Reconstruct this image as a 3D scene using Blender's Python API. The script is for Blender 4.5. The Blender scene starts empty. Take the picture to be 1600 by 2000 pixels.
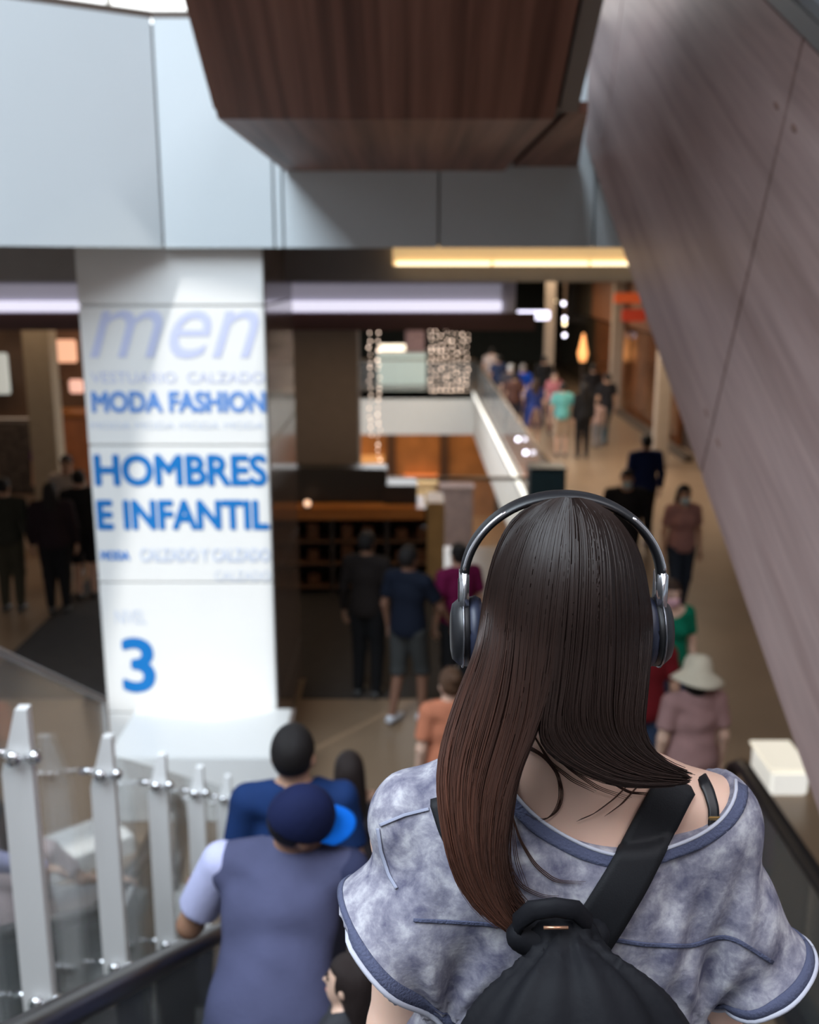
import bpy, bmesh, math, random
import numpy as np
from mathutils import Vector, Matrix
from mathutils.geometry import tessellate_polygon

scene = bpy.context.scene
COL = scene.collection
rng = random.Random(7)
nr = np.random.RandomState(11)

# ------------------------------------------------------------------ camera
FPX, EYE = 2000.0, np.array([0.0, 0.0, 4.2])
PITCH = math.radians(13.4)
CP, SP = math.cos(PITCH), math.sin(PITCH)
cam_d = bpy.data.cameras.new('camera')
cam_d.sensor_fit = 'HORIZONTAL'
cam_d.sensor_width = 24.0
cam_d.lens = 30.0
cam_d.clip_start = 0.05
cam_d.clip_end = 200.0
cam_d.dof.use_dof = True
cam_d.dof.focus_distance = 1.08
cam_d.dof.aperture_fstop = 3.6
cam = bpy.data.objects.new('camera', cam_d)
COL.objects.link(cam)
cam.location = EYE
cam.rotation_euler = (math.radians(90.0) - PITCH, 0.0, 0.0)
scene.camera = cam

# ------------------------------------------------------------------ world, sun, daylight, exposure
world = bpy.data.worlds.new('world')
scene.world = world
world.use_nodes = True
wb = world.node_tree.nodes['Background']
wb.inputs['Color'].default_value = (0.72, 0.80, 1.0, 1.0)
wb.inputs['Strength'].default_value = 0.12

SUN = np.array([0.36, 0.45, -0.82]); SUN /= np.linalg.norm(SUN)
sd = bpy.data.lights.new('sun', 'SUN')
sd.energy = 3.8
sd.angle = math.radians(0.5)
sd.color = (1.0, 0.97, 0.92)
so = bpy.data.objects.new('sun', sd)
COL.objects.link(so)
so.rotation_euler = Vector(SUN).to_track_quat('-Z', 'Y').to_euler()


def area(name, loc, size, energy, color, target=None):
    d = bpy.data.lights.new(name, 'AREA')
    d.shape = 'RECTANGLE'
    d.size, d.size_y = size
    d.energy = energy
    d.color = color
    o = bpy.data.objects.new(name, d)
    COL.objects.link(o)
    o.location = loc
    if target is not None:
        o.rotation_euler = (Vector(target) - Vector(loc)).to_track_quat('-Z', 'Y').to_euler()
    return o


# daylight through the atrium skylight, plus an added right-hand fill
area('atrium_sky_fill', (-5.6, -2.6, 13.4), (8.0, 12.5), 4500.0, (0.79, 0.90, 1.0))
area('atrium_sky_fill', (5.0, -3.0, 13.4), (5.0, 11.0), 1000.0, (0.95, 0.94, 1.0))  # unseen fill added on the right to brighten the woman's back and side
# ceiling lighting of the mall behind the atrium, of the level below, plus two added fills
area('mall_ceiling_light', (4.2, 20.5, 3.9), (2.0, 7.0), 290.0, (1.0, 0.80, 0.58))
area('mall_ceiling_light', (4.2, 32.0, 3.9), (2.0, 9.0), 260.0, (1.0, 0.80, 0.58))
area('shop_ceiling_light', (-6.0, 15.5, 3.9), (4.0, 3.0), 60.0, (1.0, 0.72, 0.5))
area('landing_ceiling_light', (1.5, 10.8, 3.95), (3.5, 1.2), 9.0, (1.0, 0.78, 0.52))
area('void_fill', (-0.7, 25.0, 3.4), (4.0, 14.0), 1100.0, (0.95, 0.97, 1.0))  # unseen fill under the closed ceiling, brightens the white slab edges
area('kiosk_fill', (-0.6, 12.3, 3.45), (2.2, 0.4), 22.0, (1.0, 0.7, 0.42))  # unseen fill added to brighten the orange counter
area('lower_level_light', (-0.5, 38.0, -1.8), (7.0, 3.0), 130.0, (1.0, 0.62, 0.32))

vs = scene.view_settings
vs.view_transform = 'Standard'
vs.look = 'None'
vs.exposure = -0.12
vs.gamma = 1.0
vs.use_curve_mapping = False


# ================================================================== helpers
def ray(px, py):
    u, v = (px - 800.0) / FPX, (1000.0 - py) / FPX
    return np.array([u, CP + v * SP, -SP + v * CP])


def at_y(px, py, y):
    r = ray(px, py)
    return EYE + r * (y / r[1])


def at_z(px, py, z):
    r = ray(px, py)
    return EYE + r * ((z - EYE[2]) / r[2])


def at_x(px, py, x):
    r = ray(px, py)
    return EYE + r * (x / r[0])


def nrm(v):
    v = np.asarray(v, float)
    return v / (np.linalg.norm(v) + 1e-12)


def thing(name, label=None, cat=None, loc=(0, 0, 0), rz=0.0, group=None, kind=None, scale=1.0):
    o = bpy.data.objects.new(name, None)
    COL.objects.link(o)
    o.location = loc
    o.rotation_euler = (0, 0, rz)
    o.scale = (scale, scale, scale)
    o.empty_display_size = 0.1
    tag(o, label, cat, group, kind)
    return o


def tag(o, label=None, cat=None, group=None, kind=None):
    if label:
        o['label'] = label
    if cat:
        o['category'] = cat
    if group:
        o['group'] = group
    if kind:
        o['kind'] = kind
    return o


def mesh_obj(name, verts, faces, mat, parent=None, smooth=False, origin=(0, 0, 0)):
    me = bpy.data.meshes.new(name)
    v = np.asarray(verts, float).reshape(-1, 3) - np.asarray(origin, float)
    me.from_pydata(v.tolist(), [], [list(map(int, f)) for f in faces] if not isinstance(faces, np.ndarray) else faces.tolist())
    if smooth:
        me.polygons.foreach_set('use_smooth', np.ones(len(me.polygons), bool))
    me.update()
    if mat is not None:
        me.materials.append(mat)
    o = bpy.data.objects.new(name, me)
    COL.objects.link(o)
    if parent is not None:
        o.parent = parent
    else:
        o.location = origin
    return o


class MB:
    """collects boxes, prisms and tubes of ONE piece"""

    def __init__(self):
        self.v, self.f = [], []

    def add(self, v, f):
        n = len(self.v)
        self.v.extend([tuple(map(float, p)) for p in v])
        self.f.extend([[i + n for i in q] for q in f])
        return self

    def box(self, lo, hi):
        x0, y0, z0 = lo
        x1, y1, z1 = hi
        v = [(x0, y0, z0), (x1, y0, z0), (x1, y1, z0), (x0, y1, z0), (x0, y0, z1), (x1, y0, z1), (x1, y1, z1), (x0, y1, z1)]
        return self.add(v, [[0, 3, 2, 1], [4, 5, 6, 7], [0, 1, 5, 4], [1, 2, 6, 5], [2, 3, 7, 6], [3, 0, 4, 7]])

    def bbox(self, lo, hi, b=0.01):
        """box with bevelled edges"""
        bm = bmesh.new()
        bmesh.ops.create_cube(bm, size=1.0)
        lo, hi = np.array(lo, float), np.array(hi, float)
        for vv in bm.verts:
            vv.co = Vector((lo + hi) / 2 + np.array(vv.co) * (hi - lo))
        bmesh.ops.bevel(bm, geom=bm.edges[:], offset=b, segments=2, affect='EDGES')
        bm.verts.index_update()
        self.add([tuple(vv.co) for vv in bm.verts], [[vv.index for vv in ff.verts] for ff in bm.faces])
        bm.free()
        return self

    def prism(self, poly, a, b, axis=0):
        """2D polygon (in the two other axes, in order) pushed from a to b along axis"""
        n = len(poly)

        def p3(p, t):
            q = list(p)
            q.insert(axis, t)
            return q
        v = [p3(p, a) for p in poly] + [p3(p, b) for p in poly]
        f = [list(range(n)), list(range(2 * n - 1, n - 1, -1))]
        f += [[i, i + n, (i + 1) % n + n, (i + 1) % n] for i in range(n)]
        return self.add(v, f)

    def tube(self, pts, r, n=8, cap=True, flat=None):
        pts = [np.array(p, float) for p in pts]
        m = len(pts)
        rr = r if hasattr(r, '__len__') else [r] * m
        up = np.array([0.13, 0.31, 0.94])
        v, f = [], []
        for i in range(m):
            t = nrm(pts[min(i + 1, m - 1)] - pts[max(i - 1, 0)])
            if flat is not None:
                s = nrm(np.array(flat, float) - t * np.dot(t, flat))
            else:
                s = nrm(np.cross(t, up))
                if np.linalg.norm(np.cross(t, up)) < 1e-3:
                    s = np.array([1.0, 0, 0])
            w = np.cross(t, s)
            for k in range(n):
                a = 2 * math.pi * k / n
                rx = rr[i] if np.isscalar(rr[i]) else rr[i][0]
                ry = rr[i] if np.isscalar(rr[i]) else rr[i][1]
                v.append(pts[i] + s * math.cos(a) * rx + w * math.sin(a) * ry)
        for i in range(m - 1):
            for k in range(n):
                a, b = i * n + k, i * n + (k + 1) % n
                f.append([a, b, b + n, a + n])
        if cap:
            f.append(list(range(n))[::-1])
            f.append(list(range((m - 1) * n, m * n)))
        return self.add(v, f)

    def ball(self, c, r, seg=10, rings=6):
        r = (r, r, r) if np.isscalar(r) else r
        v, f = [], []
        for i in range(rings + 1):
            ph = math.pi * i / rings
            for k in range(seg):
                a = 2 * math.pi * k / seg
                v.append((c[0] + r[0] * math.sin(ph) * math.cos(a), c[1] + r[1] * math.sin(ph) * math.sin(a), c[2] + r[2] * math.cos(ph)))
        for i in range(rings):
            for k in range(seg):
                a, b = i * seg + k, i * seg + (k + 1) % seg
                f.append([a, a + seg, b + seg, b])
        return self.add(v, f)

    def disc(self, c, axis, r, h, n=16):
        """cylinder from c along axis by h"""
        ax = nrm(axis)
        return self.tube([np.array(c, float), np.array(c, float) + ax * h], r, n)

    def build(self, name, mat, parent=None, smooth=False, origin=(0, 0, 0)):
        o = mesh_obj(name, self.v, self.f, mat, parent, smooth, origin)
        bm = bmesh.new()
        bm.from_mesh(o.data)
        bmesh.ops.recalc_face_normals(bm, faces=bm.faces[:])
        bm.to_mesh(o.data)
        bm.free()
        if smooth:
            o.data.polygons.foreach_set('use_smooth', np.ones(len(o.data.polygons), bool))
        return o


# ------------------------------------------------------------------ materials
MATS = {}


def pr(name, color, rough=0.6, metal=0.0, var=0.0, vscale=6.0, bump=0.0, bscale=40.0, emit=None, estr=0.0, spec=0.5, alpha=1.0, stretch=(1, 1, 1)):
    if name in MATS:
        return MATS[name]
    m = bpy.data.materials.new(name)
    m.use_nodes = True
    nt = m.node_tree
    b = nt.nodes['Principled BSDF']
    b.inputs['Base Color'].default_value = (*color, 1)
    b.inputs['Roughness'].default_value = rough
    b.inputs['Metallic'].default_value = metal
    b.inputs['Specular IOR Level'].default_value = spec
    tc = nt.nodes.new('ShaderNodeTexCoord')
    mp = nt.nodes.new('ShaderNodeMapping')
    mp.inputs['Scale'].default_value = stretch
    nt.links.new(tc.outputs['Object'], mp.inputs['Vector'])
    if var > 0:
        nz = nt.nodes.new('ShaderNodeTexNoise')
        nz.inputs['Scale'].default_value = vscale
        nz.inputs['Detail'].default_value = 4
        nt.links.new(mp.outputs['Vector'], nz.inputs['Vector'])
        cr = nt.nodes.new('ShaderNodeValToRGB')
        cr.color_ramp.elements[0].position = 0.3
        cr.color_ramp.elements[1].position = 0.7
        cr.color_ramp.elements[0].color = (*[max(0, c * (1 - var)) for c in color], 1)
        cr.color_ramp.elements[1].color = (*[min(1, c * (1 + var)) for c in color], 1)
        nt.links.new(nz.outputs['Fac'], cr.inputs['Fac'])
        nt.links.new(cr.outputs['Color'], b.inputs['Base Color'])
    if bump > 0:
        n2 = nt.nodes.new('ShaderNodeTexNoise')
        n2.inputs['Scale'].default_value = bscale
        n2.inputs['Detail'].default_value = 3
        nt.links.new(mp.outputs['Vector'], n2.inputs['Vector'])
        bp = nt.nodes.new('ShaderNodeBump')
        bp.inputs['Strength'].default_value = bump
        bp.inputs['Distance'].default_value = 0.01
        nt.links.new(n2.outputs['Fac'], bp.inputs['Height'])
        nt.links.new(bp.outputs['Normal'], b.inputs['Normal'])
    if emit is not None:
        b.inputs['Emission Color'].default_value = (*emit, 1)
        b.inputs['Emission Strength'].default_value = estr
    MATS[name] = m
    return m


def wood(name, c1, c2, c3, stretch, rough=0.45):
    m = bpy.data.materials.new(name)
    m.use_nodes = True
    nt = m.node_tree
    b = nt.nodes['Principled BSDF']
    b.inputs['Roughness'].default_value = rough
    b.inputs['Specular IOR Level'].default_value = 0.35
    tc = nt.nodes.new('ShaderNodeTexCoord')
    mp = nt.nodes.new('ShaderNodeMapping')
    mp.inputs['Scale'].default_value = stretch
    nt.links.new(tc.outputs['Object'], mp.inputs['Vector'])
    n1 = nt.nodes.new('ShaderNodeTexNoise')
    n1.inputs['Scale'].default_value = 1.0
    n1.inputs['Detail'].default_value = 5
    n1.inputs['Distortion'].default_value = 0.4
    nt.links.new(mp.outputs['Vector'], n1.inputs['Vector'])
    cr = nt.nodes.new('ShaderNodeValToRGB')
    e = cr.color_ramp.elements
    e[0].position, e[0].color = 0.30, (*c1, 1)
    e[1].position, e[1].color = 0.72, (*c3, 1)
    k = e.new(0.5)
    k.color = (*c2, 1)
    nt.links.new(n1.outputs['Fac'], cr.inputs['Fac'])
    n2 = nt.nodes.new('ShaderNodeTexNoise')
    n2.inputs['Scale'].default_value = 7.0
    n2.inputs['Detail'].default_value = 3
    nt.links.new(mp.outputs['Vector'], n2.inputs['Vector'])
    mx = nt.nodes.new('ShaderNodeMixRGB')
    mx.blend_type = 'MULTIPLY'
    mx.inputs['Fac'].default_value = 0.45
    nt.links.new(cr.outputs['Color'], mx.inputs['Color1'])
    nt.links.new(n2.outputs['Fac'], mx.inputs['Color2'])
    nt.links.new(mx.outputs['Color'], b.inputs['Base Color'])
    return m


def glassy(name, tint=(0.93, 0.97, 0.96), veil=0.06, gloss=0.12):
    """clear architectural glass: mostly transparent, a little mirror, a pale haze painted in for reflected light"""
    m = bpy.data.materials.new(name)
    m.use_nodes = True
    nt = m.node_tree
    nt.nodes.clear()
    out = nt.nodes.new('ShaderNodeOutputMaterial')
    tr = nt.nodes.new('ShaderNodeBsdfTransparent')
    tr.inputs['Color'].default_value = (*tint, 1)
    gl = nt.nodes.new('ShaderNodeBsdfGlossy')
    gl.inputs['Roughness'].default_value = 0.02
    df = nt.nodes.new('ShaderNodeBsdfDiffuse')
    df.inputs['Color'].default_value = (0.85, 0.9, 0.92, 1)
    fr = nt.nodes.new('ShaderNodeFresnel')
    fr.inputs['IOR'].default_value = 1.5
    mth = nt.nodes.new('ShaderNodeMath')
    mth.operation = 'MULTIPLY'
    mth.inputs[1].default_value = gloss / 0.12
    nt.links.new(fr.outputs['Fac'], mth.inputs[0])
    m1 = nt.nodes.new('ShaderNodeMixShader')
    nt.links.new(mth.outputs[0], m1.inputs['Fac'])
    nt.links.new(tr.outputs[0], m1.inputs[1])
    nt.links.new(gl.outputs[0], m1.inputs[2])
    m2 = nt.nodes.new('ShaderNodeMixShader')
    m2.inputs['Fac'].default_value = veil
    nt.links.new(m1.outputs[0], m2.inputs[1])
    nt.links.new(df.outputs[0], m2.inputs[2])
    nt.links.new(m2.outputs[0], out.inputs['Surface'])
    return m


def glow(name, color, strength):
    return pr(name, tuple(min(1, c) for c in color), 0.5, emit=color, estr=strength)


GLASS = glassy('clear_glass')
GLASS_FENCE = glassy('guard_glass', tint=(0.985, 0.99, 0.988), veil=0.06, gloss=0.06)
STEEL = pr('brushed_steel', (0.62, 0.62, 0.63), 0.32, 0.9)
CHROME = pr('chrome', (0.85, 0.85, 0.87), 0.12, 1.0)
BLACK = pr('black_rubber', (0.012, 0.011, 0.012), 0.35)
WHITE = pr('white_enamel', (0.88, 0.88, 0.87), 0.35)


# ------------------------------------------------------------------ implicit surfaces
def smin(a, b, k):
    h = np.clip(0.5 + 0.5 * (b - a) / k, 0, 1)
    return b + (a - b) * h - k * h * (1 - h)


def rc(P, a, b, ra, rb):
    a, b = np.asarray(a, float), np.asarray(b, float)
    ab = b - a
    t = np.clip(((P - a) @ ab) / max(ab @ ab, 1e-9), 0, 1)
    return np.linalg.norm(P - a - t[:, None] * ab, axis=1) - (ra + (rb - ra) * t)


def ell(P, c, r):
    q = (P - np.asarray(c)) / np.asarray(r)
    k0 = np.linalg.norm(q, axis=1)
    k1 = np.linalg.norm(q / np.asarray(r), axis=1) + 1e-9
    return k0 * (k0 - 1.0) / k1


def union(ds, k):
    d = ds[0]
    for e in ds[1:]:
        d = smin(d, e, k)
    return d


def snet(f, lo, hi, h):
    """naive surface nets of f(P)=0 inside the box"""
    lo, hi = np.asarray(lo, float), np.asarray(hi, float)
    n = np.ceil((hi - lo) / h).astype(int) + 1
    ax = [lo[i] + h * np.arange(n[i]) for i in range(3)]
    G = np.stack(np.meshgrid(*ax, indexing='ij'), -1)
    V = f(G.reshape(-1, 3)).reshape(n)
    S = V < 0
    cs = [(i, j, k) for i in (0, 1) for j in (0, 1) for k in (0, 1)]

    def sub(A, c):
        return A[c[0]:A.shape[0] - 1 + c[0], c[1]:A.shape[1] - 1 + c[1], c[2]:A.shape[2] - 1 + c[2]]
    cnt = sum(sub(S, c).astype(np.int8) for c in cs)
    act = (cnt > 0) & (cnt < 8)
    ids = np.argwhere(act)
    idx = -np.ones(act.shape, int)
    idx[act] = np.arange(len(ids))
    acc = np.zeros((len(ids), 3))
    num = np.zeros(len(ids))
    for c in cs:
        for a in range(3):
            if c[a] == 0:
                d = list(c)
                d[a] = 1
                va = V[tuple((ids + c).T)]
                vb = V[tuple((ids + d).T)]
                m = (va < 0) != (vb < 0)
                t = np.where(m, va / np.where(va - vb == 0, 1, va - vb), 0)
                p = np.tile(np.array(c, float), (len(ids), 1))
                p[:, a] = t
                acc += p * m[:, None]
                num += m
    verts = lo + h * (ids + acc / num[:, None])
    faces = []
    for a in range(3):
        b, c = (a + 1) % 3, (a + 2) % 3
        sl0 = [slice(None)] * 3
        sl1 = [slice(None)] * 3
        sl0[a], sl1[a] = slice(0, -1), slice(1, None)
        s0, s1 = S[tuple(sl0)], S[tuple(sl1)]
        E = np.argwhere(s0 != s1)
        E = E[(E[:, b] > 0) & (E[:, c] > 0) & (E[:, b] < n[b] - 1) & (E[:, c] < n[c] - 1)]
        if len(E) == 0:
            continue
        ob, oc = np.zeros(3, int), np.zeros(3, int)
        ob[b], oc[c] = 1, 1
        q = np.stack([idx[tuple((E - ob - oc).T)], idx[tuple((E - oc).T)], idx[tuple(E.T)], idx[tuple((E - ob).T)]], 1)
        flip = ~s0[tuple(E.T)]
        q[flip] = q[flip][:, ::-1]
        faces.append(q)
    return verts, np.concatenate(faces) if faces else np.zeros((0, 4), int)


def sdf_obj(name, f, lo, hi, h, mat, parent=None, origin=(0, 0, 0), extra=None):
    v, q = snet(f, lo, hi, h)
    if extra is not None and len(extra.v):
        ev = np.array(extra.v)
        fl = q.tolist() + [[i + len(v) for i in ff] for ff in extra.f]
        v = np.concatenate([v, ev])
        return mesh_obj(name, v, fl, mat, parent, True, origin)
    return mesh_obj(name, v, q, mat, parent, True, origin)


def ribbon_grid(P, N, thick):
    """sheet of points P[i][j] with normals N[i][j], given a thickness -> verts, faces"""
    P, N = np.asarray(P), np.asarray(N)
    m, n = P.shape[:2]
    top = (P + N * thick).reshape(-1, 3)
    bot = (P - N * thick * 0.4).reshape(-1, 3)
    v = np.concatenate([top, bot])
    f = []
    o = m * n
    for i in range(m - 1):
        for j in range(n - 1):
            a, b, c, d = i * n + j, i * n + j + 1, (i + 1) * n + j + 1, (i + 1) * n + j
            f.append([a, b, c, d])
            f.append([o + d, o + c, o + b, o + a])
    for i in range(m - 1):
        a, d = i * n, (i + 1) * n
        f.append([a, d, o + d, o + a])
        a, d = i * n + n - 1, (i + 1) * n + n - 1
        f.append([d, a, o + a, o + d])
    for j in range(n - 1):
        f.append([j + 1, j, o + j, o + j + 1])
        a = (m - 1) * n + j
        f.append([a, a + 1, o + a + 1, o + a])
    return v, f


# ================================================================== the building
M_FLOOR = pr('polished_tan_stone', (0.215, 0.150, 0.098), 0.30, var=0.10, vscale=1.3)
M_CEIL = pr('grey_plaster', (0.30, 0.285, 0.285), 0.8, var=0.04)
M_PANEL = pr('parapet_white_metal', (0.61, 0.67, 0.70), 0.42, var=0.03, vscale=0.6)
M_DARK = pr('dark_bronze', (0.045, 0.036, 0.033), 0.5, var=0.15)
M_WALLB = pr('warm_beige_plaster', (0.40, 0.32, 0.25), 0.75, var=0.05)
M_WHITEW = pr('white_plaster', (0.80, 0.81, 0.80), 0.7, var=0.02)
M_GREENW = pr('dark_green_wall', (0.035, 0.042, 0.034), 0.7, var=0.2)
W_SOFFIT = wood('soffit_walnut', (0.11, 0.040, 0.026), (0.25, 0.105, 0.070), (0.38, 0.175, 0.12), (11.0, 0.30, 0.30))
W_SIDE = wood('side_greyed_walnut', (0.33, 0.205, 0.185), (0.49, 0.335, 0.31), (0.60, 0.43, 0.40), (0.30, 6.0, 5.5), 0.4)

VX0, VX1, VY0, VY1 = -4.2, 2.25, 15.3, 36.0          # the void in the mall floor
fl = MB()
fl.box((-14, -9, -0.28), (9.5, VY0, 0)).box((-14, VY1, -0.28), (9.5, 47, 0))
fl.box((-14, VY0, -0.28), (VX0, VY1, 0)).box((VX1, VY0, -0.28), (9.5, VY1, 0))
tag(fl.build('floor', M_FLOOR), kind='structure')
tag(MB().box((-14, 10, -6.0), (9.5, 47, -5.5)).build('floor_lower', pr('lower_tan_floor', (0.42, 0.28, 0.16), 0.4, var=0.1)), kind='structure')

# white slab edge round the void, one board per side
M_EDGE = pr('white_slab_edge', (0.80, 0.81, 0.78), 0.45, var=0.02)
ve = thing('wall_void', kind='structure')
MB().box((VX1, VY0, -1.55), (VX1 + 0.12, VY1, -0.001)).build('edge_panel', M_EDGE, ve)
MB().box((VX0 - 0.12, VY0, -1.55), (VX0, VY1, -0.001)).build('edge_panel', M_EDGE, ve)
MB().box((VX0, VY1, -1.55), (VX1, VY1 + 0.12, -0.001)).build('edge_panel', M_EDGE, ve)
MB().box((VX0, VY0 - 0.12, -1.55), (VX1, VY0, -0.001)).build('edge_panel', M_EDGE, ve)
MB().box((VX1 - 0.03, VY0, -0.16), (VX1 - 0.001, VY1, -0.02)).build('edge_light', glow('edge_led', (1.0, 0.98, 0.9), 1.3), ve)
MB().box((VX1 + 0.10, VY0, 0.0), (VX1 + 0.55, VY1, 0.012)).build('stone_border', pr('brown_stone_border', (0.16, 0.10, 0.065), 0.35), ve)

# roof of the atrium: unseen, its openings shaped so the sun falls only on chosen patches
ROOF_Z = 14.0


def back_to_roof(p):
    p = np.asarray(p, float)
    return p - SUN * ((ROOF_Z - p[2]) / -SUN[2]) * -1.0 if False else p + SUN * ((ROOF_Z - p[2]) / SUN[2])


PIL_Y = 8.12
lit_pillar = [at_y(x, y, PIL_Y) for x, y in ((326, 546), (512, 579), (541, 1400), (478, 1474), (212, 1388), (200, 1330))]
lit_floor = [at_z(x, y, 0.14) for x, y in ((-60, 1728), (262, 1604), (262, 1634), (-60, 1760))]
holes = [[tuple(back_to_roof(p)) for p in lit_pillar], [tuple(back_to_roof(p)) for p in lit_floor]]
outer = [(-15, -10, ROOF_Z), (10, -10, ROOF_Z), (10, 16, ROOF_Z), (-15, 16, ROOF_Z)]
polys = [[Vector(p) for p in outer]] + [[Vector(p) for p in hh] for hh in holes]
flat_pts = [p for q in polys for p in q]
tris = tessellate_polygon(polys)
tag(mesh_obj('roof', [tuple(p) for p in flat_pts], [list(t) for t in tris], pr('roof_grey', (0.22, 0.22, 0.24), 0.8)), kind='structure')

tag(MB().box((-15, -9.4, 0), (10, -9.2, 14)).build('wall_back', pr('back_shops', (0.16, 0.13, 0.12), 0.7, var=0.3, vscale=0.4)), kind='structure')
tag(MB().box((-14.2, -9.2, 0), (-14.0, 47, 14)).build('wall_left', pr('left_gallery', (0.30, 0.29, 0.29), 0.7, var=0.2, vscale=0.4)), kind='structure')
tag(MB().box((9.5, -9.2, 0), (9.7, 47, 14)).build('wall_right', pr('right_gallery', (0.16, 0.12, 0.10), 0.7, var=0.2, vscale=0.4)), kind='structure')
tag(MB().box((-14, 46.8, -6), (9.5, 47.0, 4.6)).build('wall_far', M_GREENW), kind='structure')

# parapet of the upper floor: panels with open joints
wp = thing('wall_parapet', kind='structure')
ZB, ZT = 4.35, 5.95
corner = np.array([-1.86, 8.0])
left_dir = nrm([-0.93, -0.63])
segs = []
p0 = corner
for L in (2.4, 2.4, 2.4):
    p1 = p0 + left_dir * L
    segs.append((p0, p1))
    p0 = p1


def wall_panel(a, b, z0, z1, th, mat, parent, name='panel', gap=0.008):
    a, b = np.asarray(a, float), np.asarray(b, float)
    d = nrm(b - a)
    n = np.array([-d[1], d[0]])
    if n[1] < 0:
        n = -n
    a, b = a + d * gap, b - d * gap
    q = [a, b, b + n * th, a + n * th]
    return MB().prism([(p[0], p[1]) for p in q], z0, z1, 2).build(name, mat, parent)


for a, b in segs:
    wall_panel(a, b, ZB, ZT, 0.08, M_PANEL, wp)
    bk_ = np.array([left_dir[1], -left_dir[0]]) * 0.075
    wall_panel(a + bk_, b + bk_, ZB + 0.02, ZT - 0.02, 0.04, pr('joint_grey', (0.22, 0.21, 0.21), 0.7), wp, 'backing', 0.0)
wall_panel(corner, (-1.02, 8.0), ZB, ZT, 0.08, M_PANEL, wp)
wall_panel((-1.02, 8.0), (-0.95, 8.0), ZB, ZT, 0.08, M_PANEL, wp)
M_PANELS = M_PANEL
for xa, xb in ((-0.95, 0.22), (0.22, 1.39), (1.39, 2.56), (2.56, 3.73), (3.73, 4.9)):
    wall_panel((xa, 8.0), (xb, 8.0), ZB, ZT, 0.08, M_PANELS, wp)
wall_panel((-1.95, 8.075), (4.9, 8.075), ZB + 0.02, ZT - 0.02, 0.04, pr('joint_grey', (0.22, 0.21, 0.21), 0.7), wp, 'backing', 0.0)
# dark top rail of the parapet
for a, b in segs + [(corner, np.array([-0.95, 8.0]))]:
    wall_panel(a, b, ZT, ZT + 0.05, 0.10, pr('bronze_rail', (0.10, 0.075, 0.06), 0.4), wp, 'top_rail', 0.0)
tag(MB().prism([(-1.86, 8.08), (4.9, 8.08), (9.5, 8.08), (9.5, 30), (-13.9, 30), (-13.9, 4.0), (-8.1, 3.85)], 4.46, 4.9, 2).build('floor_upper', M_CEIL), kind='structure')
# daylit window wall behind the upper gallery
wn = thing('window_1', kind='structure')
M_DAY = glow('daylit_pane', (1.0, 1.0, 0.97), 1.7)
for i in range(9):
    MB().box((-9.0 + i * 1.05, 14.0, 4.9), (-9.0 + i * 1.05 + 0.99, 14.04, 9.5)).build('pane', M_DAY, wn)
for i in range(10):
    MB().box((-9.06 + i * 1.05, 13.97, 4.9), (-9.0 + i * 1.05, 14.06, 9.5)).build('mullion', pr('pale_mullion', (0.6, 0.56, 0.48), 0.5), wn)

# ceiling of the mall behind the parapet, stepping down
tag(MB().box((-13.9, 9.5, 4.08), (9.5, 46.8, 4.46)).build('ceiling', M_CEIL), kind='structure')
tag(MB().box((-13.9, 12.0, 3.70), (1.22, 12.25, 4.08)).build('ceiling_bulkhead', pr('lilac_plaster', (0.62, 0.60, 0.66), 0.6)), kind='structure')
tag(MB().box((-13.9, 11.98, 3.50), (1.45, 12.27, 3.70)).build('trim_1', pr('maroon_trim', (0.07, 0.025, 0.02), 0.5)), kind='structure')
# warm cove light
cv = thing('cove_light', 'long warm glowing cove light under the grey parapet', 'light', (0.9, 9.4, 4.22))
MB().box((-1.05, 0.0, 0.0), (1.6, 0.09, 0.24)).build('reflector', pr('cove_cream', (0.85, 0.62, 0.36), 0.5, emit=(1.0, 0.66, 0.30), estr=0.55), cv)  # the tubes' warm wash is put into the reflector as its own glow
for i in range(3):
    MB().box((-1.02 + i * 0.87, -0.035, 0.0), (-1.02 + i * 0.87 + 0.84, -0.005, 0.035)).build('lamp_tube', glow('warm_tube', (1.0, 0.80, 0.48), 2.6), cv)
# cool strip lights along the bulkhead
for nm, xa, xb, lab in (('strip_light', -1.75, 1.05, 'long cool white strip light over the dark kiosk'), ('strip_light', -5.2, -3.6, 'short cool white strip light beside the sign pillar')):
    s = thing(nm, lab, 'light', ((xa + xb) / 2, 11.96, 3.72))
    w = (xb - xa) / 2
    MB().bbox((-w, -0.05, 0.0), (w, 0.03, 0.11), 0.01).build('lamp_tube', glow('cool_tube', (0.86, 0.84, 1.0), 1.0), s)
    MB().box((-w, 0.0, 0.11), (w, 0.03, 0.30)).build('reflector', pr('lilac_reflector', (0.62, 0.60, 0.70), 0.5, emit=(0.62, 0.60, 0.75), estr=0.22), s)  # faint glow in the material imitates the tube's light spreading upwards
for i, px in enumerate((1183, 1130)):
    p = at_y(px, 558, 22.0)
    o = thing('downlight', ['warm ceiling downlight nearest the diagonal wooden wall', 'warm ceiling downlight above the tall thin column'][i], 'light', (p[0], 22.0, 3.92))
    MB().box((-0.24, -0.2, 0), (0.24, 0.2, 0.16)).build('housing', M_CEIL, o)
    MB().box((-0.22, -0.21, 0.02), (0.22, -0.2, 0.10)).build('diffuser', glow('warm_diffuser', (1.0, 0.72, 0.34), 1.6), o)

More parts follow.
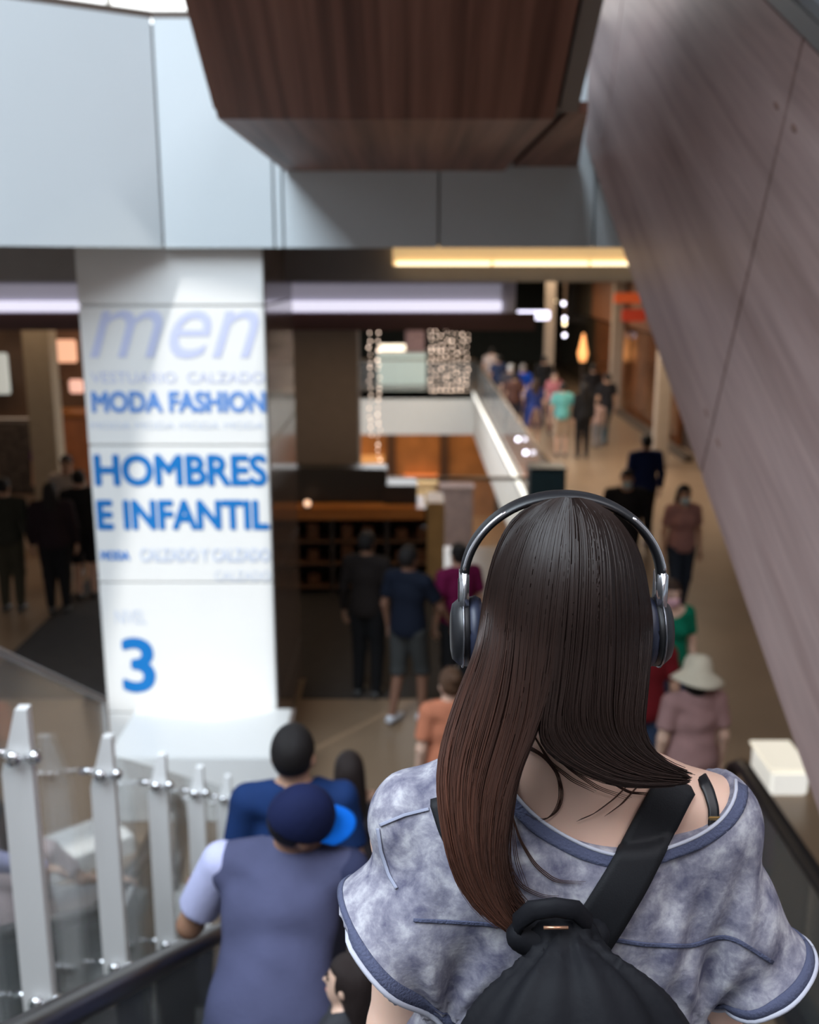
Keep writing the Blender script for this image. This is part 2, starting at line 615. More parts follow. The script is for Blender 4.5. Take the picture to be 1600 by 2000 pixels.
# ------------------------------------------------------------------ the sign pillar
PX0, PX1 = -2.575, -1.135
pil = thing('sign_pillar', 'tall white sign pillar with blue lettering and the number 3', 'pillar', (PX0, PIL_Y, 0), kind='structure')
O = np.array([PX0, PIL_Y, 0.0])
MB().box((0.01, 0.03, 0), (PX1 - PX0 - 0.01, 1.9, 4.46)).build('core', M_WHITEW, pil)
seam_px = (492, 597, 870, 1138, 1392)
zs = [4.46] + [at_y(360, s, PIL_Y)[2] for s in seam_px[1:]] + [0.0]
M_SIGN = pr('white_sign_panel', (0.74, 0.745, 0.735), 0.38, var=0.015, vscale=2)
for i in range(len(zs) - 1):
    MB().bbox((0.0, 0.0, zs[i + 1] + 0.006), (PX1 - PX0, 0.03, zs[i] - 0.006), 0.004).build('front_panel', M_SIGN, pil)
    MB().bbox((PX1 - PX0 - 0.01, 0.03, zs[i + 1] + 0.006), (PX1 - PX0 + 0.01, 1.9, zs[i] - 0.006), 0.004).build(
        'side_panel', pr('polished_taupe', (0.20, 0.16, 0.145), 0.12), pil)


def lettering(txt, x0, y0, x1, y1, mat, parent, O, plane_y, shear=0.0, bold=0.0, name='lettering'):
    cu = bpy.data.curves.new('lettering', 'FONT')
    cu.body = txt
    cu.size = 1.0
    cu.shear = shear
    cu.offset = min(bold, 0.0)
    cu.resolution_u = 4
    cu.extrude = 0.0
    o = bpy.data.objects.new('lettering_source', cu)
    COL.objects.link(o)
    dg = bpy.context.evaluated_depsgraph_get()
    me = bpy.data.meshes.new_from_object(o.evaluated_get(dg))
    bpy.data.objects.remove(o)
    n = len(me.vertices)
    co = np.zeros(n * 3)
    me.vertices.foreach_get('co', co)
    co = co.reshape(-1, 3)
    mn, mxx = co.min(0), co.max(0)
    a = at_y(x0, y1, plane_y)
    b = at_y(x1, y0, plane_y)
    out = np.zeros_like(co)
    out[:, 0] = a[0] + (co[:, 0] - mn[0]) / (mxx[0] - mn[0]) * (b[0] - a[0]) - O[0]
    out[:, 2] = a[2] + (co[:, 1] - mn[1]) / (mxx[1] - mn[1]) * (b[2] - a[2]) - O[2]
    out[:, 1] = plane_y - O[1]
    me.vertices.foreach_set('co', out.ravel())
    if bold > 0:
        # heavier strokes: the same outline pushed a little each way
        bm = bmesh.new()
        w = bold
        for k, (dx, dz) in enumerate(((0, 0), (w, 0), (-w, 0), (0, w), (0, -w), (w * .7, w * .7), (-w * .7, w * .7), (w * .7, -w * .7), (-w * .7, -w * .7))):
            m2 = me.copy()
            m2.transform(Matrix.Translation((dx, -0.0002 * k, dz)))
            bm.from_mesh(m2)
            bpy.data.meshes.remove(m2)
        bm.to_mesh(me)
        bm.free()
    me.materials.clear()
    me.materials.append(mat)
    me.update()
    ob = bpy.data.objects.new(name, me)
    COL.objects.link(ob)
    ob.parent = parent
    return ob


B1 = pr('vinyl_blue', (0.0, 0.155, 0.47), 0.5)
B2 = pr('vinyl_mid_blue', (0.10, 0.25, 0.60), 0.5)
B3 = pr('vinyl_pale_blue', (0.50, 0.54, 0.74), 0.5)
B4 = pr('vinyl_faint_blue', (0.55, 0.61, 0.74), 0.5)
PY_T = PIL_Y - 0.004
for txt, x0, y0, x1, y1, mt, sh, bo in (
        ('men', 176, 606, 505, 700, B3, 0.35, 0.0),
        ('VESTUARIO  CALZADO', 178, 727, 516, 748, B3, 0, 0.0),
        ('MODA FASHION', 182, 766, 516, 804, B2, 0, 0.009),
        ('MODA MODA MODA MODA', 178, 825, 516, 838, B4, 0, 0.0),
        ('HOMBRES', 189, 890, 518, 947, B1, 0, 0.013),
        ('E INFANTIL', 194, 979, 522, 1032, B1, 0, 0.013),
        ('MODA', 198, 1077, 252, 1093, B2, 0, 0.006),
        ('CALZADO Y CALZADO', 275, 1072, 526, 1096, B4, 0, 0.004),
        ('CALZADO', 420, 1116, 528, 1134, B4, 0, 0.0),
        ('NIVEL', 226, 1192, 284, 1218, B4, 0, 0.0),
        ('3', 245, 1249, 296, 1349, B1, 0, 0.018)):
    lettering(txt, x0, y0, x1, y1, mt, pil, O, PY_T, sh, bo)

# white base block before the pillar, and a white kerb on the floor beside the escalators
wbase = thing('wall_base', kind='structure')
MB().bbox((at_y(207, 1476, 7.2)[0], 7.2, 0.0), (-1.0, 8.1, 0.55), 0.01).build('base_block', M_SIGN, wbase)
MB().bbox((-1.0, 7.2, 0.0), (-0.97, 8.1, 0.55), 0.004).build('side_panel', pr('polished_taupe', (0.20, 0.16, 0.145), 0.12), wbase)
ka, kb = at_z(-70, 1762, 0.14), at_z(262, 1632, 0.14)
kd = nrm((kb - ka)[:2])
kn_ = np.array([-kd[1], kd[0]])
kq = [ka[:2], kb[:2], kb[:2] + kn_ * 0.42, ka[:2] + kn_ * 0.42]
tag(MB().prism([tuple(p) for p in kq], 0.0, 0.14, 2).build('trim_2', M_SIGN), kind='structure')

# ------------------------------------------------------------------ escalators
SLOPE = 0.60
Z0 = 2.91                       # tread line height under the camera
Y_LAND = Z0 / SLOPE             # where the treads reach the lower floor


def tread(y):
    return max(0.0, min(Z0 - SLOPE * y, 4.3))


STEP_D = 0.40
Y_TOP = -2.3


def rail_path(x, h):
    pts = []
    y_end = Y_LAND + 1.0
    # newel at the lower end
    r = 0.30
    zc = h - r
    for i in range(9):
        a = -math.pi / 2 + math.pi * i / 8
        pts.append((x, y_end + r * math.cos(a), zc + r * math.sin(a)))
    for y in np.linspace(y_end - 0.1, Y_LAND + 0.35, 4):
        pts.append((x, y, h))
    for y in np.linspace(Y_LAND - 0.45, Y_TOP, 14):
        pts.append((x, y, Z0 - SLOPE * y + h - 0.04))
    return pts


def make_escalator(label, xc, half, parts_all=True):
    root = thing('escalator', label, 'escalator', (xc, Y_LAND, 0.0))
    o = np.array([xc, Y_LAND, 0.0])
    # steps
    n = int((Y_LAND - Y_TOP) / STEP_D)
    M_STEP = pr('grooved_step_metal', (0.24, 0.24, 0.245), 0.45, 0.5)
    me = None
    for i in range(n):
        y1 = Y_LAND - i * STEP_D
        z = (i + 1) * STEP_D * SLOPE
        if me is None:
            m = MB().box((-half, -STEP_D, -0.24), (half, 0, 0))
            for k in range(24):
                xx = -half + 0.02 + k * (2 * half - 0.04) / 24
                m.box((xx, -STEP_D + 0.005, 0), (xx + 0.02, -0.005, 0.008))
            ob = m.build('step', M_STEP, root)
            me = ob.data
        else:
            ob = bpy.data.objects.new('step', me)
            COL.objects.link(ob)
            ob.parent = root
        ob.location = (0, -i * STEP_D, z - 0.008)
    MB().bbox((-half - 0.1, 0.02, 0.0), (half + 0.1, 1.5, 0.02), 0.006).build('landing_plate', STEEL, root)
    for s in (-1, 1):
        xr = xc + s * (half + 0.12)
        path = rail_path(xr, 0.92)
        MB().tube([np.array(p) - o for p in path], [(0.046, 0.034)] * len(path), 10, flat=(1, 0, 0)).build('handrail', BLACK, root, True)
        # glass panels between rail and deck
        ys = np.linspace(Y_TOP, Y_LAND + 0.85, 6)
        for a, b in zip(ys[:-1], ys[1:]):
            q = []
            for y in np.linspace(a + 0.006, b - 0.006, 6):
                q.append((y, (Z0 - SLOPE * y + 0.86) if y < Y_LAND - 0.2 else 0.86))
            for y in np.linspace(b - 0.006, a + 0.006, 6):
                q.append((y, tread(y) + 0.12))
            MB().prism([(p[0] - o[1], p[1]) for p in q], xr - 0.006 - xc, xr + 0.006 - xc, 0).build('glass_panel', GLASS, root)
        dk = [(Y_TOP, tread(Y_TOP)), (Y_LAND, 0.0), (Y_LAND + 1.3, 0.0), (Y_LAND + 1.3, 0.12), (Y_LAND, 0.13), (Y_TOP, tread(Y_TOP) + 0.14)]
        MB().prism([(p[0] - o[1], p[1]) for p in dk], xr - 0.09 - xc, xr + 0.09 - xc, 0).build('side_deck', pr('pale_deck', (0.55, 0.55, 0.54), 0.4, 0.2), root)
    # truss under the steps
    tr = [(Y_TOP, tread(Y_TOP) - 0.3), (Y_LAND - 0.6, 0.02), (Y_LAND - 2.2, 0.02), (Y_TOP, tread(Y_TOP) - 1.3)]
    MB().prism([(p[0] - o[1], p[1]) for p in tr], -half - 0.15, half + 0.15, 0).build('truss_cladding', pr('grey_cladding', (0.45, 0.45, 0.46), 0.5), root)
    return root


ESC_X = -0.10
make_escalator('down escalator carrying the long-haired woman, black handrails on glass', ESC_X, 0.50)
make_escalator('parallel escalator beyond the white-post glass guard', -2.12, 0.48)

# guard between the two escalators: white fins, glass sheets, steel buttons
GX = -1.2
gd = thing('glass_guard', 'sloping glass guard on white tapered posts with round steel buttons', 'guard', (GX, 3.0, 0.0))
go = np.array([GX, 3.0, 0.0])
ups = [(35, 1470), (185, 1505), (285, 1528), (358, 1545), (420, 1557), (463, 1562)]
up3 = [at_x(x, y, GX) for x, y in ups]
dy = 0.785
ys0 = up3[0][1]
zslope = (up3[1][2] - up3[0][2]) / (up3[1][1] - up3[0][1])
zslope = -0.60
posts = [up3[0][1] + (i - 2) * dy for i in range(8)]
z_up = lambda y: up3[0][2] + zslope * (y - up3[0][1])
for y in posts:
    zu = z_up(y)
    zl = zu - 0.86
    zb = max(0.0, tread(y) + 0.02)
    poly = [(-0.058, zb), (0.040, zb), (0.046, zu + 0.15), (0.010, zu + 0.15), (-0.048, zu - 0.06)]
    po = MB().prism(poly, y - 0.02 - go[1], y + 0.02 - go[1], 1).build('post', WHITE, gd)
    for zz in (zu, zl):
        if zz > zb + 0.05:
            b = MB()
            b.disc((-0.09, y - go[1] - 0.0, zz), (1, 0, 0), 0.014, 0.06, 14)
            b.ball((0.062, y - 0.03 - go[1], zz), (0.022, 0.022, 0.024), 14, 8)
            b.disc((0.03, y - 0.03 - go[1], zz), (1, 0, 0), 0.010, 0.03, 10)
            b.disc((0.0, y - 0.019 - go[1], zz), (0, -1, 0), 0.012, 0.02, 12)
            b.ball((0.0, y - 0.045 - go[1], zz), (0.026, 0.018, 0.026), 14, 8)
            b.build('button', CHROME, po, True)
z_top = lambda y: z_up(y) + 0.33
Y_END = float(at_x(205, 1365, GX - 0.092)[1])
HI = float(at_x(205, 1365, GX - 0.092)[2]) - z_up(Y_END)
for i in range(3):
    a, b = Y_END + (i - 2) * 1.6, Y_END + (i - 1) * 1.6
    hi = HI if i < 2 else 0.10
    q = [(a + 0.01, z_up(a) - 1.0), (b - 0.01, z_up(b) - 1.0), (b - 0.01, z_up(b) + hi), (a + 0.01, z_up(a) + hi)]
    q = [(p[0] - go[1], max(0.02, p[1])) for p in q]
    gp = MB().prism(q, -0.098, -0.086, 0).build('glass_panel', GLASS_FENCE, gd)
    if i == 1:
        MB().bbox((-0.1, q[1][0] - 0.008, q[1][1]), (-0.084, q[1][0] + 0.008, q[2][1]), 0.002).build('edge_strip', pr('pale_edge', (0.75, 0.75, 0.73), 0.3), gp)
    if i < 2:
        MB().tube([(-0.092, q[3][0], q[3][1]), (-0.092, q[2][0], q[2][1])], 0.012, 8).build('edge_cap', STEEL, gp)
# last sheets towards the landing
for i in range(2):
    a, b = Y_END + 1.6 + i * 0.75, Y_END + 2.35 + i * 0.75
    q = [(a + 0.01, max(0.02, z_up(a) - 1.0)), (b - 0.01, max(0.02, z_up(b) - 1.0)), (b - 0.01, z_up(b) + 0.1), (a + 0.01, z_up(a) + 0.1)]
    MB().prism([(p[0] - go[1], p[1]) for p in q], -0.098, -0.086, 0).build('glass_panel', GLASS_FENCE, gd)

# overhead escalator with walnut soffit
ZS = 4.90
oe = thing('overhead_escalator', 'walnut-clad underside of the escalator overhead', 'escalator', (-0.11, 8.0, ZS))
oo = np.array([-0.11, 8.0, ZS])
XL, XR = -0.925, 0.70


def prof(y):
    return ZS + max(0.0, (5.25 - y)) * 0.594


def sof(a, b, mat, name, th=0.05, x0=XL, x1=XR, dz=0.0):
    q = [(a, prof(a) + dz), (b, prof(b) + dz), (b, prof(b) + th + dz), (a, prof(a) + th + dz)]
    return MB().prism([(p[0] - oo[1], p[1] - oo[2]) for p in q], x0 - oo[0], x1 - oo[0], 0).build(name, mat, oe)


sof(5.25, 7.98, W_SOFFIT, 'soffit_panel')
sof(2.3, 5.246, W_SOFFIT, 'soffit_panel')
sof(-1.0, 2.294, W_SOFFIT, 'soffit_panel')
for x in (XL, XR):
    q = [(7.98, ZS + 0.05), (5.25, ZS + 0.05), (-1.0, prof(-1.0) + 0.05), (-1.0, prof(-1.0) + 1.1), (5.25, ZS + 1.0), (7.98, ZS + 1.0)]
    MB().prism([(p[0] - oo[1], p[1] - oo[2]) for p in q], x - 0.02 - oo[0], x + 0.02 - oo[0], 0).build('side_cladding', W_SOFFIT if x < 0 else M_DARK, oe)
# flat soffit and metal edge between the two escalators
MB().prism([(XR + 0.07 - oo[0], 5.25 - oo[1]), (XR + 0.16 - oo[0], 5.25 - oo[1]), (1.25 - oo[0], 7.98 - oo[1]), (XR + 0.07 - oo[0], 7.98 - oo[1])], 0.03, 0.08, 2).build('filler_soffit', W_SOFFIT, oe)
MB().box((XR + 0.0 - oo[0], 5.25 - oo[1], 0.06), (XR + 0.08 - oo[0], 7.98 - oo[1], 0.10)).build('shadow_gap', pr('teal_black', (0.012, 0.018, 0.022), 0.5), oe)
MB().prism([(5.24 - oo[1], 0.03), (5.24 - oo[1], 0.08), (1.0 - oo[1], prof(1.0) - ZS + 0.08), (1.0 - oo[1], prof(1.0) - ZS + 0.03)], XR + 0.02 - oo[0], XR + 0.11 - oo[0], 0).build(
    'metal_edge', pr('dull_aluminium', (0.30, 0.27, 0.25), 0.35, 0.6), oe)

# ascending escalator on the other side, clad in greyed wood panels
WX = 1.30
b0, b1 = np.array(at_x(1590, 1560, WX)), np.array(at_x(1140, 270, WX))
sl = math.atan2(b1[2] - b0[2], b1[1] - b0[1])
sdir = np.array([0, math.cos(sl), math.sin(sl)])
ndir = np.array([0, -math.sin(sl), math.cos(sl)])
seam = np.array(at_x(1375, 900, WX))
s_seam = float((seam - b0) @ sdir)
t2 = np.array(at_x(1545, 50, WX))
HGT = float((t2 - b0) @ ndir)
ue = thing('ascending_escalator', 'ascending escalator clad in pale greyed wood panels', 'escalator', tuple(b0))
ue.rotation_euler = (0, 0, 0)
R = Matrix.Rotation(math.pi / 2, 4, 'Z') @ Matrix.Rotation(-sl, 4, 'Y')


def up_part(m, name, mat, parent=ue):
    ob = m.build(name, mat, parent)
    ob.matrix_local = R
    return ob
# local frame: x along the slope, y towards -X world, z square to the slope


for a, b in ((s_seam - 6.4, s_seam - 3.2), (s_seam - 3.2, s_seam), (s_seam, s_seam + 3.2), (s_seam + 3.2, s_seam + 6.4), (s_seam + 6.4, s_seam + 9.6)):
    p = up_part(MB().bbox((a + 0.009, -0.03, 0.0), (b - 0.009, 0.0, HGT), 0.004), 'side_panel', W_SIDE)
    for zz in (HGT * 0.14, HGT * 0.86):
        for xx in (a + 0.11, b - 0.11):
            m = MB().ball((xx, 0.0, zz), (0.035, 0.004, 0.012), 10, 6)
            s = m.build('screw_cover', pr('brown_plug', (0.26, 0.15, 0.12), 0.5), p, True)
up_part(MB().box((s_seam - 6.4, -1.2, 0.02), (s_seam + 9.6, -0.04, HGT - 0.02)), 'truss_cladding', pr('seam_brown', (0.10, 0.05, 0.04), 0.6))
up_part(MB().bbox((s_seam - 6.4, -0.10, HGT + 0.005), (s_seam + 9.6, 0.012, HGT + 0.085), 0.01), 'edge_profile', pr('edge_grey', (0.30, 0.29, 0.28), 0.35, 0.5))
up_part(MB().box((s_seam - 6.4, -0.07, HGT + 0.085), (s_seam + 9.6, -0.05, HGT + 0.75)), 'balustrade_panel', pr('pale_blue_grey_panel', (0.50, 0.54, 0.58), 0.3))
up_part(MB().tube([(s_seam - 6.4, -0.06, HGT + 0.80), (s_seam + 9.6, -0.06, HGT + 0.80)], (0.04), 10), 'handrail', BLACK)

# balustrade with black handrail on the floor under it
br = thing('glass_balustrade', 'floor-standing glass balustrade with black looped handrail below the wooden wall', 'balustrade', (2.2, 6.15, 0))
pts = []
for i in range(9):
    a = -math.pi / 2 + math.pi * i / 8
    pts.append((0, 0.28 * math.cos(a), 0.72 + 0.28 * math.sin(a)))
pts += [(0, -0.4, 1.0), (0, -1.2, 1.0), (0, -2.4, 1.0), (0, -3.6, 1.0), (0, -4.6, 1.0)]
MB().tube(pts, [(0.055, 0.035)] * len(pts), 10, flat=(1, 0, 0)).build('handrail', BLACK, br, True)
for i in range(4):
    MB().box((-0.006, -4.6 + i * 1.15 + 0.005, 0.14), (0.006, -4.6 + (i + 1) * 1.15 - 0.005, 0.97)).build('glass_panel', GLASS, br)
MB().bbox((-0.11, -4.6, 0.0), (0.11, 0.3, 0.14), 0.01).build('side_deck', pr('dark_deck', (0.05, 0.05, 0.055), 0.35, 0.5), br)

# glowing box added beyond that balustrade in place of a sun patch
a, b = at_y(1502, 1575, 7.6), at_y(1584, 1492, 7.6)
pl = thing('lit_plinth', 'low glowing box standing in for a sun patch, seen past the black looped handrail', 'plinth', ((a[0] + b[0]) / 2, 7.6, 0))
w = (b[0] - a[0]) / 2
MB().bbox((-w, 0, 0.0), (w, 0.5, 0.22), 0.02).build('body', pr('sun_patch_white', (0.85, 0.85, 0.8), 0.4, emit=(1.0, 0.98, 0.90), estr=0.55), pl)
MB().bbox((-w - 0.02, -0.02, 0.22), (w + 0.02, 0.52, 0.25), 0.01).build('top', pr('sun_patch_top', (0.85, 0.8, 0.66), 0.4, emit=(1.0, 0.93, 0.78), estr=0.6), pl)


# ================================================================== the mall beyond
# dark carpet in front of the kiosk
tag(MB().prism([(-4.45, 9.55), (-2.62, 9.55), (-2.62, 10.07), (-1.09, 10.07), (-1.09, 9.55), (0.42, 9.55), (0.42, 14.15), (-4.45, 14.15)], 0.0, 0.012, 2).build('carpet', pr('charcoal_carpet', (0.018, 0.016, 0.016), 0.85, var=0.2, bump=0.2, bscale=200)),
    'dark charcoal carpet spread under the kiosk shelves', 'carpet')

# kiosk with wooden counter and shelves
ks = thing('kiosk', 'dark display kiosk with an orange wooden counter edge', 'kiosk', (-0.6, 12.9, 0.012))
KX0, KX1 = -1.15, 1.05
W_ORANGE = wood('orange_wood', (0.30, 0.10, 0.02), (0.48, 0.18, 0.045), (0.62, 0.26, 0.07), (0.8, 8, 8), 0.4)
MB().bbox((KX0, -0.05, 1.02), (KX1 - 0.25, 0.75, 1.17), 0.01).build('counter', W_ORANGE, ks)
MB().bbox((KX0, 0.65, 0.0), (KX1, 0.75, 1.02), 0.01).build('back_panel', M_DARK, ks)
for i in range(4):
    x = KX0 + i * (KX1 - KX0 - 0.05) / 3
    MB().bbox((x, 0.0, 0.0), (x + 0.05, 0.7, 1.02), 0.005).build('upright', M_DARK, ks)
for z in (0.08, 0.40, 0.70):
    MB().bbox((KX0, 0.0, z), (KX1, 0.68, z + 0.03), 0.004).build('shelf', pr('shelf_brown', (0.12, 0.06, 0.03), 0.5), ks)
MB().bbox((KX1 - 0.22, -0.06, 0.0), (KX1, 0.6, 1.25), 0.01).build('end_cabinet', pr('honey_wood', (0.42, 0.27, 0.11), 0.5, var=0.1), ks)
MB().bbox((KX0, 0.3, 1.17), (KX1 - 0.75, 0.7, 1.62), 0.02).build('upper_case', pr('black_case', (0.02, 0.018, 0.018), 0.4), ks)
MB().bbox((KX1 - 0.8, 0.2, 1.17), (KX1 - 0.35, 0.7, 1.42), 0.02).build('display_riser', pr('black_case2', (0.03, 0.022, 0.02), 0.4), ks)
goods = [((0.16, 0.06, 0.02), 'orange boxed goods'), ((0.05, 0.05, 0.05), 'black boxed goods'), ((0.10, 0.07, 0.045), 'tan boxed goods'), ((0.2, 0.04, 0.015), 'red boxed goods'), ((0.05, 0.035, 0.03), 'brown boxed goods')]
k = 0
for z in (0.11, 0.43, 0.73):
    for j in range(6):
        g = goods[(k * 7 + j * 3) % 5]
        k += 1
        x = -0.6 + KX0 + 0.155 + (j // 2) * 0.717 + (j % 2) * 0.27
        w, h, d = 0.13 + 0.03 * rng.random(), 0.13 + 0.09 * rng.random(), 0.2
        zz = 0.012 + z
        o = MB().bbox((-w / 2, 0, 0), (w / 2, d, h), 0.008).build('goods_box', pr('goods_%d' % ((k * 3) % 5), g[0], 0.5, var=0.3, vscale=12), None)
        o.location = (x + 0.06, 12.98, zz)
        col_lab = ['bottom', 'middle', 'top'][(0.11, 0.43, 0.73).index(z)]
        tag(o, 'dark %s on the %s shelf of the kiosk, number %s from the pillar' % (g[1], col_lab, ['one', 'two', 'three', 'four', 'five', 'six'][j]), 'box', 'boxed goods on the kiosk shelves')
o = thing('table_lamp', 'small lit globe lamp standing on the kiosk shelf edge', 'lamp', (-1.32, 12.90, 1.182))
MB().disc((0, 0, 0), (0, 0, 1), 0.05, 0.02).build('base', M_DARK, o)
MB().ball((0, 0, 0.06), 0.045).build('globe', glow('globe_glow', (1.0, 0.62, 0.4), 1.5), o, True)

# column behind the kiosk
tag(MB().bbox((-1.62, 14.2, 0), (-0.72, 15.0, 3.5), 0.02).build('column_1', pr('taupe_column', (0.22, 0.185, 0.165), 0.6, var=0.04)), kind='structure')

# guards round the void
def guard(label, a, b, n, parent_name='void_guard'):
    a, b = np.array(a, float), np.array(b, float)
    g = thing(parent_name, label, 'guard', (a[0], a[1], 0))
    d = b - a
    for i in range(n):
        p, q = d * (i / n), d * ((i + 1) / n)
        u = nrm(d)
        m = MB()
        nn = np.array([-u[1], u[0], 0]) * 0.006
        p2, q2 = p + u * 0.012, q - u * 0.012
        vv = [p2 - nn, q2 - nn, q2 + nn, p2 + nn]
        m.prism([(x[0], x[1]) for x in vv], 0.02, 1.06, 2).build('glass_panel', GLASS_FENCE, g)
    m = MB().tube([(0, 0, 1.09), tuple(d + np.array([0, 0, 1.09]))], 0.03, 8)
    m.build('handrail', pr('bronze_handrail', (0.23, 0.16, 0.10), 0.35, 0.4), g, True)
    return g


guard('glass guard with bronze rail along the walkway side of the void', (VX1 + 0.05, VY0, 0), (VX1 + 0.05, VY1, 0), 12)
guard('glass guard with bronze rail crossing the near end of the void', (VX0, VY0 - 0.05, 0), (VX1, VY0 - 0.05, 0), 5)
guard('glass guard at the far end of the void before the pale counter', (VX0, VY1 + 0.05, 0), (VX1, VY1 + 0.05, 0), 5)

# level below, seen through the void
lw = thing('wall_lower', kind='structure')
MB().box((-8, 40.0, -5.5), (8, 40.2, -0.3)).build('shop_wall', pr('amber_wall', (0.42, 0.20, 0.07), 0.6, var=0.25, vscale=1.2), lw)
for i, x in enumerate((-3.2, -0.9, 1.2, 3.4)):
    MB().box((x, 39.7, -5.5), (x + 0.35, 40.0, -0.3)).build('shop_column', pr('dark_umber', (0.07, 0.035, 0.02), 0.6), lw)
for nm, x0, x1, z0, z1, c, lab in (
        ('display_shelf', -0.2, 1.1, -4.0, -3.75, (0.9, 0.30, 0.08), 'glowing orange shelf in the shop on the level below'),
        ('display_shelf', -2.4, -1.0, -3.3, -3.0, (0.75, 0.42, 0.16), 'amber shelf in the shop on the level below')):
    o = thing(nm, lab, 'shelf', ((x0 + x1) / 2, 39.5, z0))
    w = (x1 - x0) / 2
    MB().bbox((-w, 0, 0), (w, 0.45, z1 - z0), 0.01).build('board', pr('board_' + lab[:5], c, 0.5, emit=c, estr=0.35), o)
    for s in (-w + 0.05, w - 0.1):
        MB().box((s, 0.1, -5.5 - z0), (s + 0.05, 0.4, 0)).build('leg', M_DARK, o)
for px0, px1, py0, py1, yy, c, nm, lab in (
        (775, 852, 945, 985, 30.0, (0.75, 0.52, 0.26), 'display_counter', 'tan counter on the level below the void'),
        (862, 925, 955, 1005, 29.0, (0.20, 0.14, 0.13), 'display_rack', 'dark clothes rack on the level below the void')):
    a, b = at_y(px0, py1, yy), at_y(px1, py0, yy)
    o = thing(nm, lab, 'display', ((a[0] + b[0]) / 2, yy, -5.5))
    w = (b[0] - a[0]) / 2
    top = b[2] + 5.5
    MB().bbox((-w, 0, 0), (w, 0.6, top), 0.03).build('body', pr('m_' + nm, c, 0.5, var=0.2, vscale=4), o)
    MB().bbox((-w - 0.05, -0.05, top), (w + 0.05, 0.65, top + 0.06), 0.01).build('top', pr('t_' + nm, tuple(min(1, x * 1.3) for x in c), 0.4), o)

# pale glass counter beyond the void
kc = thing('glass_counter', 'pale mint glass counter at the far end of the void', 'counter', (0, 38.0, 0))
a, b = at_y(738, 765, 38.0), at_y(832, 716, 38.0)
MB().bbox((a[0], 0, 0), (b[0], 1.5, 1.12), 0.03).build('body', pr('mint_glass', (0.62, 0.72, 0.66), 0.2, emit=(0.62, 0.75, 0.68), estr=0.42), kc)  # brightness put into the glass as a glow of its own
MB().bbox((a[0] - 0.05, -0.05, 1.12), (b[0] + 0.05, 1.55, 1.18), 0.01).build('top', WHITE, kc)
o = thing('light_box', 'bright warm light box standing on the mint counter', 'light', ((a[0] + 0.55), 38.3, 1.18))
MB().bbox((-0.5, 0, 0), (0.5, 0.3, 0.3), 0.03).build('body', M_DARK, o)
MB().bbox((-0.47, -0.012, 0.03), (0.47, 0.0, 0.27), 0.004).build('screen', glow('warm_white_box', (1.0, 0.86, 0.66), 2.2), o)
o = thing('menu_board', 'pink printed board standing on the mint counter', 'sign', (b[0] - 0.40, 38.7, 1.18))
MB().bbox((-0.36, 0, 0), (0.36, 0.06, 0.75), 0.02).build('panel', pr('pink_board', (0.55, 0.36, 0.36), 0.6, var=0.3, vscale=8), o)
MB().box((-0.05, 0.06, 0), (0.05, 0.2, 0.5)).build('stand', M_DARK, o)

# teal bin by the void corner
bn = thing('display_stand', 'tall dark teal square stand at the corner of the void guard', 'stand', (at_y(1066, 960, 14.7)[0], 14.7, 0))
MB().bbox((-0.26, -0.22, 0.0), (0.26, 0.22, 1.36), 0.02).build('body', pr('dark_teal', (0.022, 0.085, 0.14), 0.4, var=0.1), bn)
MB().bbox((-0.27, -0.23, 1.36), (0.27, 0.23, 1.40), 0.01).build('top', pr('dark_teal2', (0.012, 0.045, 0.075), 0.4), bn)
MB().bbox((-0.28, -0.24, 0.0), (0.28, 0.24, 0.06), 0.01).build('plinth', BLACK, bn)

# fairy-light strands hanging from the ceiling
M_WARM = glow('warm_bulb', (1.0, 0.80, 0.50), 6.0)
M_BULB = glow('fairy_bulb', (1.0, 0.76, 0.60), 2.4)
M_BULBC = glow('fairy_bulb_cool', (0.86, 0.84, 1.0), 6.0)
M_WIRE = pr('string_wire', (0.25, 0.17, 0.12), 0.6)


def strand(px, py0, py1, yy, step, label, group, r=0.02, mat=None):
    top, bot = at_y(px, py0, yy), at_y(px, py1, yy)
    zt = 4.08
    o = thing('light_strand', label, 'string lights', (top[0], yy, bot[2]), group=group)
    MB().tube([(0, 0, 0), (0, 0, zt - bot[2])], 0.0025, 4).build('wire', M_WIRE, o)
    m = MB()
    n = max(2, int((py1 - py0) / step))
    for i in range(n):
        z = (top[2] - bot[2]) * i / (n - 1)
        m.ball((0.03 * rng.uniform(-1, 1), 0.03 * rng.uniform(-1, 1), max(0.0, z + 0.04 * rng.uniform(-1, 1))), r * rng.uniform(0.6, 1.25), 6, 4)
    tag(m.build('bulbs', mat or M_BULB, o), kind='stuff')


